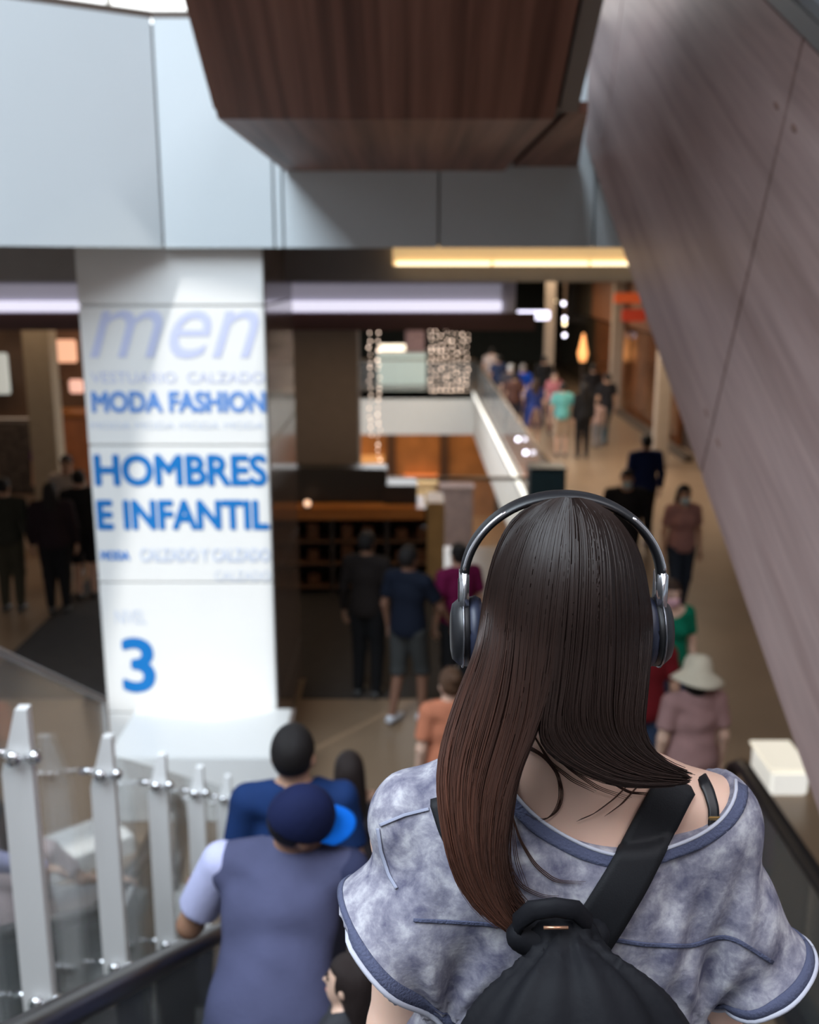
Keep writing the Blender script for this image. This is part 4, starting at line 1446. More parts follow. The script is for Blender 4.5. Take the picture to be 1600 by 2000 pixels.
walker('person dressed all in black next to the teal shirt', 1142, 748, 1.70, 0.1, skin=TAN, hair=BLK, style='long', shirt=(0.012, 0.012, 0.013), sleeve='long', lower='trousers', lower_c=(0.010, 0.010, 0.012), sex='f')
walker('woman in a short navy dress on the walkway', 1046, 740, 1.62, 0.1, skin=LIGHT, hair=DKB, style='long', shirt=(0.02, 0.035, 0.15), lower='dress', sex='f', arms={'l': ((-0.10, 0.12, -0.20), (0.06, 0.10, 0.20)), 'r': ((0.06, 0, -0.27), (0, 0.06, -0.24))})
walker('person in a bright blue shirt in the far crowd', 1022, 712, 1.70, 0.1, skin=LIGHT, hair=(0.25, 0.22, 0.2), shirt=(0.01, 0.08, 0.55), lower='trousers', lower_c=(0.02, 0.04, 0.2))
walker('person in a pink top behind the teal shirt', 1084, 726, 1.62, PI, skin=LIGHT, hair=DKB, style='long', shirt=(0.45, 0.16, 0.18), lower='trousers', lower_c=(0.2, 0.1, 0.09), sex='f')
walker('dark figure in grey jeans walking near the shops', 1187, 730, 1.72, 0.3, skin=TAN, hair=BLK, shirt=(0.015, 0.018, 0.02), lower='trousers', lower_c=(0.06, 0.09, 0.11), stride=0.18)
walker('person with a pale cap and dark grey shirt in the far crowd', 998, 712, 1.72, 0.0, skin=LIGHT, hair=(0.5, 0.48, 0.45), shirt=(0.05, 0.045, 0.055), lower='trousers', lower_c=(0.03, 0.025, 0.03))
walker('person in a pale shirt farthest along the void guard', 960, 680, 1.70, 0.0, skin=LIGHT, hair=BLK, shirt=(0.42, 0.34, 0.31), lower='trousers', lower_c=(0.02, 0.025, 0.04))
walker('person in navy farthest from the escalators by the guard', 974, 695, 1.66, 0.0, skin=TAN, hair=BLK, shirt=(0.02, 0.03, 0.07), lower='trousers', lower_c=(0.02, 0.02, 0.03))
walker('person in brown leaning by the void guard', 1006, 728, 1.60, -0.2, skin=TAN, hair=BLK, shirt=(0.09, 0.04, 0.03), lower='shorts', lower_c=(0.03, 0.03, 0.04))
walker('person in a black jacket at the back of the crowd', 1064, 696, 1.72, 0.1, skin=TAN, hair=BLK, shirt=(0.014, 0.012, 0.012), sleeve='long', lower='trousers', lower_c=(0.012, 0.012, 0.016))
walker('person in dark clothes below the flame lamp', 1160, 712, 1.68, 0.1, skin=TAN, hair=BLK, shirt=(0.02, 0.018, 0.02), sleeve='long', lower='trousers', lower_c=(0.02, 0.02, 0.02))
walker('small child in grey beside the dark jeans', 1170, 782, 1.15, 0.1, skin=LIGHT, hair=DKB, shirt=(0.35, 0.24, 0.22), lower='trousers', lower_c=(0.2, 0.2, 0.22))

walker('man in a navy shirt and grey shorts walking past the dark carpet', 798, 1068, 1.72, -0.55, skin=(0.20, 0.10, 0.065), hair=BLK, shirt=(0.005, 0.008, 0.018), lower='shorts', lower_c=(0.04, 0.042, 0.042), shoe=(0.55, 0.56, 0.6), stride=0.12,
       arms={'r': ((0.10, 0.10, -0.25), (0.04, 0.16, -0.20)), 'l': ((-0.06, -0.02, -0.27), (0, 0.06, -0.24))})
walker('person in dark brown and black trousers beside the navy shirt', 716, 1040, 1.70, -0.3, skin=BROWN, hair=BLK, shirt=(0.014, 0.010, 0.009), sleeve='long', lower='trousers', lower_c=(0.008, 0.008, 0.009))
walker('person in a magenta top with black trousers by the kiosk end', 897, 1062, 1.66, 0.5, skin=TAN, hair=BLK, style='bun', shirt=(0.14, 0.006, 0.05), lower='trousers', lower_c=(0.010, 0.010, 0.012), sex='f', build=1.1)

walker('long-haired person in black standing in the shop by the pillar', 96, 942, 1.66, 0.2, skin=TAN, hair=BLK, style='long', shirt=(0.02, 0.012, 0.016), sleeve='long', lower='trousers', lower_c=(0.010, 0.010, 0.012), sex='f', build=1.2)
walker('person in a purple top farther back in the shop', 88, 842, 1.62, PI, skin=TAN, hair=BLK, style='long', shirt=(0.13, 0.015, 0.17), sleeve='short', lower='trousers', lower_c=(0.02, 0.015, 0.02), sex='f', build=1.15, face=True)
walker('person in black standing against the pillar edge', 152, 918, 1.70, 0.4, skin=LIGHT, hair=BLK, shirt=(0.012, 0.012, 0.016), lower='shorts', lower_c=(0.015, 0.015, 0.02))
walker('person in a pale shirt behind the black shirts in the shop', 128, 890, 1.70, PI, skin=TAN, hair=BLK, shirt=(0.42, 0.36, 0.31), lower='trousers', lower_c=(0.05, 0.05, 0.06), face=True)
walker('person in dark olive cut off by the picture edge', 4, 934, 1.70, 0.0, skin=TAN, hair=BLK, shirt=(0.03, 0.03, 0.022), sleeve='long', lower='trousers', lower_c=(0.05, 0.045, 0.03), build=1.1)
walker('dark-haired person in maroon farther back beside the khaki column', 112, 790, 1.68, 0.0, skin=TAN, hair=BLK, shirt=(0.05, 0.02, 0.02), sleeve='long', lower='trousers', lower_c=(0.02, 0.02, 0.02))


# ================================================================== the woman in front
WB = np.array([0.178, 1.06, step_z(1.06)])
WZ = 3.967 - 1.68
wroot = thing('person', 'woman with long dark hair in an acid-washed grey-blue tee, seen from behind', 'person', tuple(WB))
CX, CY = 0.178, 1.075
HC = np.array([0.170, 1.055, 3.845])
SHL, SHR = np.array([CX - 0.168, 1.065, 3.572]), np.array([CX + 0.168, 1.065, 3.577])
ELL, ELR = SHL + [-0.022, 0.015, -0.285], SHR + [0.025, 0.03, -0.28]
WRL, WRR = ELL + [0.0, 0.12, -0.20], ELR + [-0.02, 0.20, -0.10]
SK = skin_mat((0.73, 0.47, 0.36))
ZF = WB[2]


def w_head(P):
    Q = P - HC
    d = ell(Q, (0, -0.004, 0.015), (0.074, 0.092, 0.105))
    d = smin(d, ell(Q, (0, 0.034, -0.058), (0.054, 0.058, 0.066)), 0.03)
    d = smin(d, rc(Q, (0, 0.090, 0.008), (0, 0.104, -0.022), 0.008, 0.012), 0.012)
    d = smin(d, ell(Q, (0, 0.086, -0.064), (0.022, 0.010, 0.010)), 0.01)
    for s in (-1, 1):
        d = smin(d, ell(Q, (s * 0.076, -0.004, -0.005), (0.011, 0.019, 0.031)), 0.008)
    return d


def w_torso(P):
    ds = [ell(P, (CX, CY, 3.44), (0.150, 0.092, 0.185)), ell(P, (CX, CY + 0.005, 3.25), (0.122, 0.085, 0.16)), ell(P, (CX, CY, 3.10), (0.160, 0.108, 0.13))]
    for s, S in ((-1, SHL), (1, SHR)):
        ds.append(rc(P, (CX + s * 0.03, CY - 0.012, 3.655), S, 0.042, 0.050))
        ds.append(rc(P, (CX + s * 0.055, CY - 0.030, 3.54), (CX + s * 0.075, CY - 0.035, 3.40), 0.055, 0.05))
        ds.append(ell(P, (CX + s * 0.07, CY + 0.082, 3.42), (0.060, 0.055, 0.06)))
    return union(ds, 0.045)


def w_body(P):
    d = smin(w_torso(P), rc(P, HC + [0, -0.01, -0.06], (CX, CY - 0.01, 3.60), 0.048, 0.055), 0.04)
    for S, E, W in ((SHL, ELL, WRL), (SHR, ELR, WRR)):
        d = smin(d, smin(rc(P, S, E, 0.046, 0.037), rc(P, E, W, 0.038, 0.024), 0.02), 0.035)
    for s in (-1, 1):
        h_, k_, a_ = np.array([CX + s * 0.085, CY, 3.08]), np.array([CX + s * 0.09, CY + 0.02, ZF + 0.48]), np.array([CX + s * 0.09, CY, ZF + 0.08])
        d = smin(d, smin(rc(P, h_, k_, 0.086, 0.054), rc(P, k_, a_, 0.054, 0.037), 0.03), 0.03)
        d = smin(d, rc(P, a_ + [0, -0.02, -0.045], a_ + [0, 0.12, -0.052], 0.034, 0.028), 0.02)
    return smin(d, w_head(P), 0.02)


exh = MB()
hand_mesh(exh, WRL, WRL - ELL, (0.9, 0.0, -0.4), -1, 0.4)
hand_mesh(exh, WRR, WRR - ELR, (0, 0, -1.0), -1, 0.7)
sdf_obj('body', w_body, (-0.12, 0.85, ZF - 0.02), (0.52, 1.55, 4.02), 0.0085, SK, wroot, WB, extra=exh)
for s in (-1, 1):
    p = HC + np.array([s * 0.031, 0.083, 0.012])
    MB().ball(p, (0.012, 0.010, 0.008)).build('eye', pr('eye_dark', (0.03, 0.02, 0.015), 0.2), wroot, True, WB)

# ---- tee
HEML = at_y(752, 1842, 1.045)
HEMR = at_y(1482, 1900, 1.06)
ec = at_y(1252, 1478, 0.985)
EA, EB = 0.150, 0.116


def drape(P):
    """shirt without neckline, smooth"""
    Q = np.stack([P[:, 0] - CX, (P[:, 1] - CY) * 1.62, P[:, 2]], 1)
    d = rc(Q, (0.0, 0, 3.47), (0.005, 0, 3.0), 0.172, 0.212)
    d = np.maximum(d / 1.25, 2.98 - P[:, 2])
    for s, S in ((-1, SHL), (1, SHR)):
        d = smin(d, rc(P, (CX + s * 0.05, CY - 0.01, 3.645), S + [0, 0, 0.006], 0.046, 0.060), 0.05)
        d = smin(d, rc(P, (CX + s * 0.055, CY - 0.030, 3.54), (CX + s * 0.085, CY - 0.035, 3.38), 0.070, 0.065), 0.05)
    return d


def sleeve_f(P, S, H, r0, r1):
    d = rc(P, S, H + (H - S) * 0.3, r0, r1)
    return np.maximum(d, (P - H) @ nrm(H - S))


SL0, SR0 = at_y(915, 1690, 1.055), SHR + [-0.03, 0, -0.02]
RL0, RL1, RR0, RR1 = 0.078, 0.090, 0.066, 0.064


def folds(P):
    x, z, y = P[:, 0] - CX, P[:, 2], P[:, 1]
    m1 = np.exp(-((x - 0.15) / 0.07) ** 2) * np.clip((3.60 - z) / 0.10, 0, 1)
    f = 0.0045 * m1 * np.sin((x + 0.25 * (3.5 - z)) * 150)
    # folds from the left armpit
    dx, dz = x + 0.135, z - 3.37
    r = np.hypot(dx, dz) + 1e-6
    a = np.arctan2(dz, dx)
    f += 0.0065 * np.exp(-((r - 0.07) / 0.06) ** 2) * np.sin(a * 9 + 14 * r)
    dx, dz = x - 0.16, z - 3.36
    r = np.hypot(dx, dz) + 1e-6
    a = np.arctan2(dz, dx)
    f += 0.0045 * np.exp(-((r - 0.09) / 0.07) ** 2) * np.sin(a * 8 + 1 + 10 * r)
    f += 0.0020 * np.sin(38 * x + 21 * z + 2 * np.sin(17 * z)) + 0.0015 * np.sin(61 * x - 33 * z + 1.5 * np.sin(40 * x))
    return f


def cut_f(P):
    q = np.hypot((P[:, 0] - ec[0]) / EA, (P[:, 2] - ec[2]) / EB)
    q = np.where(P[:, 2] > ec[2], np.abs(P[:, 0] - ec[0]) / EA, q)
    return (q - 1) * min(EA, EB)


def tee(P, full=False, fold=True):
    d = drape(P)
    d = smin(d, sleeve_f(P, SL0, HEML, RL0, RL1), 0.03)
    d = smin(d, sleeve_f(P, SR0, HEMR, RR0, RR1), 0.03)
    if fold:
        d = d + folds(P)
    if not full:
        d = np.maximum(d, -cut_f(P))
    return d


# acid-washed cloth
def tee_material():
    m = bpy.data.materials.new('acid_wash_jersey')
    m.use_nodes = True
    nt = m.node_tree
    b = nt.nodes['Principled BSDF']
    b.inputs['Roughness'].default_value = 0.9
    b.inputs['Specular IOR Level'].default_value = 0.15
    tc = nt.nodes.new('ShaderNodeTexCoord')
    n1 = nt.nodes.new('ShaderNodeTexNoise')
    n1.inputs['Scale'].default_value = 34
    n1.inputs['Detail'].default_value = 8
    n1.inputs['Roughness'].default_value = 0.62
    n1.inputs['Distortion'].default_value = 0.25
    nt.links.new(tc.outputs['Object'], n1.inputs['Vector'])
    cr = nt.nodes.new('ShaderNodeValToRGB')
    e = cr.color_ramp.elements
    e[0].position, e[0].color = 0.34, (0.112, 0.108, 0.160, 1)
    e[1].position, e[1].color = 0.68, (0.48, 0.465, 0.495, 1)
    k = e.new(0.5)
    k.color = (0.245, 0.235, 0.285, 1)
    nt.links.new(n1.outputs['Fac'], cr.inputs['Fac'])
    nt.links.new(cr.outputs['Color'], b.inputs['Base Color'])
    n2 = nt.nodes.new('ShaderNodeTexNoise')
    n2.inputs['Scale'].default_value = 220
    nt.links.new(tc.outputs['Object'], n2.inputs['Vector'])
    bp = nt.nodes.new('ShaderNodeBump')
    bp.inputs['Strength'].default_value = 0.25
    bp.inputs['Distance'].default_value = 0.002
    nt.links.new(n2.outputs['Fac'], bp.inputs['Height'])
    nt.links.new(bp.outputs['Normal'], b.inputs['Normal'])
    return m


TEE = tee_material()
tee_o = sdf_obj('tee', tee, (-0.16, 0.84, 2.96), (0.56, 1.30, 3.76), 0.0058, TEE, wroot, WB)
NAVY = pr('navy_rib', (0.072, 0.080, 0.140), 0.9, bump=0.3, bscale=300)
RAW = pr('pale_raw_edge', (0.46, 0.46, 0.53), 0.9)


def grad(f, p, e=0.003):
    p = np.asarray(p, float)
    D = np.array([[e, 0, 0], [-e, 0, 0], [0, e, 0], [0, -e, 0], [0, 0, e], [0, 0, -e]])
    v = f(p + D)
    return nrm([v[0] - v[1], v[2] - v[3], v[4] - v[5]])


def march(f, o, d, t0, t1, n=240):
    ts = np.linspace(t0, t1, n)
    v = f(o + ts[:, None] * d)
    i = np.argmax(v < 0)
    if v[i] >= 0:
        return None
    if i == 0:
        return o + d * ts[0]
    a = v[i - 1] / (v[i - 1] - v[i])
    return o + d * (ts[i - 1] + a * (ts[i] - ts[i - 1]))


def trace(f, px, py, off=0.0):
    g = (lambda P: f(P) - off) if off else f
    return march(g, EYE, ray(px, py), 0.55, 1.5)


tee_full = lambda P: tee(P, True)
tee_smooth = lambda P: tee(P, True, False)


def strip(name, f, path, width, mat, parent, thick=0.002, rows=5, off=0.0015, n=40, over=False):
    """band laid on surface f along a picture path, width in picture pixels, traced to the surface"""
    path = np.array(path, float)
    s = np.concatenate([[0], np.cumsum(np.linalg.norm(np.diff(path, axis=0), axis=1))])
    ss = np.linspace(0, s[-1], n)
    px = np.interp(ss, s, path[:, 0])
    py = np.interp(ss, s, path[:, 1])
    for _ in range(2):
        px[1:-1] = (px[:-2] + px[1:-1] + px[2:]) / 3
        py[1:-1] = (py[:-2] + py[1:-1] + py[2:]) / 3
    tx, ty = np.gradient(px), np.gradient(py)
    L = np.hypot(tx, ty)
    nx, ny = -ty / L, tx / L
    P, N = [], []
    for i in range(n):
        row, nn = [], []
        wd = width[0] + (width[1] - width[0]) * i / (n - 1) if hasattr(width, '__len__') else width
        for j in range(rows):
            o = (j / (rows - 1) - 0.5) * wd
            p = trace(f, px[i] + nx[i] * o, py[i] + ny[i] * o, off)
            if p is None:
                p = row[-1] if row else (P[-1][j] if P else None)
                if p is None:
                    p = at_y(px[i], py[i], 1.0)
            row.append(p)
        P.append(row)
        N.append([grad(f, p) for p in row])
    if over:
        # carry the band on over the shoulder and down the front
        P = [list(r) for r in P]
        for dy_, dz_ in ((0.012, 0.001), (0.020, -0.010), (0.02, -0.03), (0.01, -0.07)):
            P.insert(0, [p + np.array([0, dy_, dz_]) for p in P[0]])
            N.insert(0, [nrm(np.array([0, 0.3, 1.0])) if dz_ > -0.02 else np.array([0, 1.0, 0.2])] * rows)
    v, fc = ribbon_grid(P, N, thick)
    return mesh_obj(name, v, fc, mat, parent, True, WB)


# neckband all along the back of the neckline
P, N = [], []
for i in range(70):
    a = math.pi * (1.0 + i / 69.0)
    row, nn = [], []
    ok = True
    for j in range(5):
        s = 1.0 - 0.01 + j * 0.026
        p = march(tee_smooth, np.array([ec[0] + EA * s * math.cos(a), 0.80, ec[2] + (EB * s if j else EB * s) * math.sin(a)]), np.array([0, 1.0, 0]), 0, 0.45)
        if p is None:
            ok = False
            break
        row.append(p)
        nn.append(grad(tee_smooth, p))
    if ok:
        P.append(row)
        N.append(nn)
v, fc = ribbon_grid(P, N, 0.0035)
mesh_obj('neckband', v, fc, NAVY, tee_o, True, WB)
P2 = [[np.array(r[0]) + np.array(n_[0]) * 0.003 for r, n_ in [(P[i], N[i])]][0] for i in range(len(P))]
mesh = MB().tube(P2, 0.0022, 6)
mesh.build('neck_piping', RAW, tee_o, True, WB)


def hem_ring(S, H, r, name):
    ax = nrm(H - S)
    u = nrm(np.cross(ax, [0, 1, 0]))
    w = np.cross(ax, u)
    Pn, Nn, edge = [], [], []
    for i in range(49):
        a = 2 * math.pi * i / 48
        d = u * math.cos(a) + w * math.sin(a)
        row, nn = [], []
        for back in (0.0015, 0.008, 0.0145):
            c = H - ax * back
            p = march(lambda Q: -tee_full(Q), c, d, 0.03, 0.16, 120)
            if p is None:
                p = c + d * r
            row.append(p)
            nn.append(d)
        Pn.append(row)
        Nn.append(nn)
        edge.append(row[0] + d * 0.002 + ax * 0.002)
    v, fc = ribbon_grid(Pn, Nn, 0.0025)
    mesh_obj(name, v, fc, NAVY, tee_o, True, WB)
    MB().tube(edge, 0.0032, 6).build('raw_edge', RAW, tee_o, True, WB)


hem_ring(SL0, HEML, RL1, 'sleeve_hem')
hem_ring(SR0, HEMR, RR1, 'sleeve_hem')
strip('back_seam', tee_full, [(808, 1797), (870, 1800), (940, 1804), (1030, 1815)], 7, NAVY, tee_o, 0.001)
strip('back_seam', tee_full, [(1180, 1832), (1260, 1845), (1350, 1848), (1410, 1828), (1440, 1836), (1510, 1880)], 8, NAVY, tee_o, 0.001)
strip('shoulder_seam', tee_full, [(742, 1612), (790, 1592), (838, 1580)], 6, pr('seam_grey', (0.30, 0.31, 0.40), 0.9), tee_o, 0.0008)
strip('armhole_seam', tee_full, [(738, 1618), (745, 1665), (760, 1710), (775, 1735)], 6, pr('seam_grey', (0.30, 0.31, 0.42), 0.9), tee_o, 0.0008)

# jeans, shoes
def w_jeans(P):
    d = ell(P, (CX, CY, 3.10), (0.175, 0.122, 0.14))
    for s in (-1, 1):
        d = smin(d, smin(rc(P, (CX + s * 0.085, CY, 3.08), (CX + s * 0.09, CY + 0.02, ZF + 0.48), 0.10, 0.068), rc(P, (CX + s * 0.09, CY + 0.02, ZF + 0.48), (CX + s * 0.09, CY, ZF + 0.08), 0.068, 0.055), 0.03), 0.03)
    return np.maximum(np.maximum(d, P[:, 2] - 3.14), ZF + 0.07 - P[:, 2])


sdf_obj('jeans', w_jeans, (-0.1, 0.85, ZF), (0.45, 1.30, 3.2), 0.016, cloth((0.03, 0.045, 0.10)), wroot, WB)
for s in (-1, 1):
    a = np.array([CX + s * 0.09, CY, ZF + 0.08])
    MB().tube([a + [0, -0.07, -0.042], a + [0, -0.03, -0.038], a + [0, 0.06, -0.045], a + [0, 0.12, -0.05], a + [0, 0.165, -0.055]],
              [(0.030, 0.028), (0.040, 0.040), (0.044, 0.034), (0.042, 0.025), (0.024, 0.016)], 10, flat=(1, 0, 0)).build('shoe', WHITE, wroot, True, WB)

# camisole strap on the bare shoulder
strip('camisole_strap', lambda P: w_body(P), [(1376, 1530), (1384, 1545), (1394, 1580), (1393, 1615), (1390, 1650)], 20, pr('black_satin', (0.008, 0.008, 0.010), 0.4), wroot, 0.002, n=24, over=True)
MB().bbox(trace(w_body, 1394, 1592) + np.array([-0.007, -0.006, -0.004]), trace(w_body, 1394, 1592) + np.array([0.007, -0.003, 0.001]), 0.001).build('strap_slide', pr('brass', (0.6, 0.42, 0.2), 0.3, 0.8), wroot, False, WB)

# ---- hair
HE = (0.090, 0.112, 0.128)
LG = [
    [(1068, 978), (1010, 993), (972, 1058), (951, 1134), (940, 1200), (936, 1262), (917, 1300), (890, 1365), (866, 1440), (853, 1518), (862, 1604), (882, 1695), (924, 1775), (985, 1818)],
    [(1080, 975), (1040, 992), (1000, 1070), (980, 1160), (972, 1260), (958, 1330), (930, 1420), (905, 1520), (905, 1610), (925, 1710), (965, 1790), (1010, 1825)],
    [(1092, 973), (1065, 990), (1035, 1080), (1018, 1180), (1010, 1290), (1000, 1380), (975, 1460), (950, 1540), (940, 1630), (950, 1720), (985, 1800), (1025, 1830)],
    [(1102, 972), (1088, 990), (1068, 1085), (1055, 1190), (1045, 1300), (1035, 1400), (1010, 1480), (985, 1560), (970, 1640), (968, 1720), (995, 1790), (1020, 1815)],
    [(1114, 974), (1117, 990), (1108, 1090), (1097, 1200), (1084, 1310), (1060, 1400), (1030, 1465), (1006, 1520), (993, 1600), (985, 1690), (1005, 1745), (1035, 1765)]]
RG = [
    [(1106, 974), (1098, 1000), (1090, 1100), (1080, 1200), (1071, 1310), (1062, 1400), (1046, 1442), (1075, 1475), (1140, 1512), (1205, 1536), (1295, 1538), (1350, 1530)],
    [(1120, 973), (1135, 1000), (1140, 1100), (1135, 1200), (1125, 1310), (1112, 1390), (1110, 1440), (1150, 1478), (1210, 1512), (1270, 1522), (1350, 1522)],
    [(1132, 974), (1165, 1000), (1180, 1090), (1180, 1200), (1175, 1310), (1168, 1390), (1172, 1435), (1205, 1470), (1250, 1497), (1300, 1512), (1352, 1520)],
    [(1145, 977), (1195, 1005), (1225, 1090), (1232, 1200), (1230, 1310), (1220, 1390), (1218, 1432), (1245, 1468), (1290, 1496), (1345, 1514)],
    [(1156, 980), (1190, 998), (1232, 1045), (1256, 1096), (1266, 1159), (1275, 1221), (1268, 1299), (1261, 1378), (1252, 1430), (1270, 1466), (1310, 1496), (1352, 1512)]]
NS = 30


def resample(g, n=NS):
    g = np.array(g, float)
    s = np.concatenate([[0], np.cumsum(np.linalg.norm(np.diff(g, axis=0), axis=1))])
    ss = np.linspace(0, s[-1], n)
    q = np.stack([np.interp(ss, s, g[:, 0]), np.interp(ss, s, g[:, 1])], 1)
    for _ in range(2):
        q[1:-1] = (q[:-2] + 2 * q[1:-1] + q[2:]) / 4
    return q


LGr, RGr = np.array([resample(g) for g in LG]), np.array([resample(g) for g in RG])


def hair_y(px, py):
    """depth of the hair surface behind the given picture points"""
    y = np.full(px.shape, 0.95)
    for _ in range(4):
        r = np.stack([(px - 800) / FPX, CP + (1000 - py) / FPX * SP, -SP + (1000 - py) / FPX * CP], -1)
        p = EYE + r * (y / r[..., 1])[..., None]
        q = np.clip((p[..., 2] - HC[2]) / HE[2], 0, 0.999)
        wz = np.sqrt(1 - q ** 2)
        below = np.clip((HC[2] - p[..., 2]) / 0.22, 0, 1)
        u = np.clip((p[..., 0] - HC[0]) / (HE[0] * (wz + 0.02) * (1 + 0.9 * below)), -0.97, 0.97)
        y = HC[1] - HE[1] * wz * np.sqrt(1 - u ** 2)
        # further down the hair lies on the back
        y = y * (1 - below) + below * (0.925 + 0.030 * np.clip((p[..., 0] - 0.20) / 0.18, -0.6, 1.4) ** 2)
    return y


def picture_to_hair(q, lift):
    px, py = q[..., 0], q[..., 1]
    y = hair_y(px, py) - lift
    r = np.stack([(px - 800) / FPX, CP + (1000 - py) / FPX * SP, -SP + (1000 - py) / FPX * CP], -1)
    return EYE + r * (y / r[..., 1])[..., None]


def strand_set(G, n, seed, jit, end_lo):
    r_ = np.random.RandomState(seed)
    u = r_.rand(n) * (len(G) - 1)
    i = np.minimum(u.astype(int), len(G) - 2)
    f = (u - i)[:, None, None]
    q = G[i] * (1 - f) + G[i + 1] * f
    t = np.linspace(0, 1, NS)[None, :]
    ph = r_.rand(n, 4) * 6.28
    am = (r_.rand(n, 1) ** 2) * jit
    wob = am * (np.sin(t * 5 + ph[:, :1]) * t + 0.5 * np.sin(t * 11 + ph[:, 1:2]) * t ** 2)
    q = q.copy()
    q[..., 0] += wob * 1.0 + (t ** 1.5) * r_.randn(n, 1) * jit * 0.35
    q[..., 1] += wob * 0.5 * np.cos(ph[:, 2:3]) + (t > 0.05) * r_.randn(n, 1) * 1.5
    lift = r_.uniform(-0.006, 0.010, (n, 1)) + 0.004
    p = picture_to_hair(q, lift)
    # random lengths
    L = r_.uniform(end_lo, 1.0, n)
    tt = np.linspace(0, 1, NS)
    out = np.empty_like(p)
    for k in range(n):
        for c in range(3):
            out[k, :, c] = np.interp(tt * L[k], tt, p[k, :, c])
    return out, u / (len(G) - 1), L


def strands_mesh(S, rad):
    n, m = S.shape[:2]
    T_ = np.gradient(S, axis=1)
    T_ /= np.linalg.norm(T_, axis=2, keepdims=True) + 1e-9
    ref = np.array([0.2, 1.0, 0.1])
    A = np.cross(T_, ref)
    A /= np.linalg.norm(A, axis=2, keepdims=True) + 1e-9
    B = np.cross(T_, A)
    t = np.linspace(0, 1, m)[None, :, None]
    R_ = rad[:, None, None] * (1 - 0.75 * t ** 3)
    ring = np.stack([S + R_ * (A * math.cos(a) + B * math.sin(a)) for a in (0, 2.094, 4.189)], 2)
    v = ring.reshape(-1, 3)
    base = (np.arange(n)[:, None] * m + np.arange(m - 1)[None, :]) * 3
    fs = []
    for k in range(3):
        k2 = (k + 1) % 3
        fs.append(np.stack([base + k, base + k2, base + 3 + k2, base + 3 + k], -1).reshape(-1, 4))
    return v, np.concatenate(fs)


def hair_material():
    m = bpy.data.materials.new('dark_brown_hair')
    m.use_nodes = True
    nt = m.node_tree
    b = nt.nodes['Principled BSDF']
    at = nt.nodes.new('ShaderNodeAttribute')
    at.attribute_name = 'tone'
    nt.links.new(at.outputs['Color'], b.inputs['Base Color'])
    b.inputs['Roughness'].default_value = 0.38
    b.inputs['Specular IOR Level'].default_value = 0.22
    return m


SA, ua, La = strand_set(LGr, 3000, 3, 9, 0.80)
SB_, ub, Lb = strand_set(RGr, 2600, 4, 8, 0.72)
S_all = np.concatenate([SA, SB_])
rad = 0.0011 * (0.6 + 0.8 * nr.rand(len(S_all)))
hv, hf = strands_mesh(S_all, rad)
tl = np.tile(np.linspace(0, 1, NS)[None, :], (len(S_all), 1))
dark = np.array([0.016, 0.010, 0.0085])
red = np.array([0.115, 0.046, 0.030])  # sunlit hue, painted into the left-hand strands towards their ends
side = np.concatenate([1.0 - 0.75 * ua, 0.05 + 0.0 * ub])[:, None]
mixv = np.clip((tl - 0.25) * 1.2, 0, 1) * side * (0.5 + 0.9 * nr.rand(len(S_all), 1)) + 0.03
tone = dark + (red - dark) * np.clip(mixv, 0, 1)[..., None]
tone = np.repeat(tone.reshape(-1, 3), 3, 0)

# under-mass so that no gaps show
lc = [picture_to_hair(LGr[:, k].mean(0)[None], -0.018)[0] for k in range(14, NS - 2, 2)]
lw_ = [np.linalg.norm(picture_to_hair(LGr[0, k][None], 0)[0] - picture_to_hair(LGr[4, k][None], 0)[0]) / 2 for k in range(14, NS - 2, 2)]


def hair_mass(P):
    d = ell(P, HC + [0, 0.012, 0.004], (0.084, 0.104, 0.116))
    face = np.minimum(P[:, 1] - (HC[1] + 0.060), HC[2] + 0.06 - P[:, 2])
    d = np.maximum(d, face)
    Q = P * np.array([1, 3.0, 1])
    for i in range(len(lc) - 1):
        d = smin(d, rc(Q, lc[i] * [1, 3.0, 1], lc[i + 1] * [1, 3.0, 1], lw_[i] * 0.62, lw_[i + 1] * 0.62), 0.02)
    a, b = picture_to_hair(np.array([[1150., 1200.]]), -0.028)[0], picture_to_hair(np.array([[1150., 1385.]]), -0.028)[0]
    d = smin(d, rc(Q, a * [1, 3.0, 1], b * [1, 3.0, 1], 0.060, 0.052), 0.02)
    return d


mv, mf = snet(hair_mass, (-0.02, 0.86, 3.40), (0.32, 1.22, 4.0), 0.006)
n0 = len(hv)
allv = np.concatenate([hv, mv])
allf = np.concatenate([hf, mf + n0])
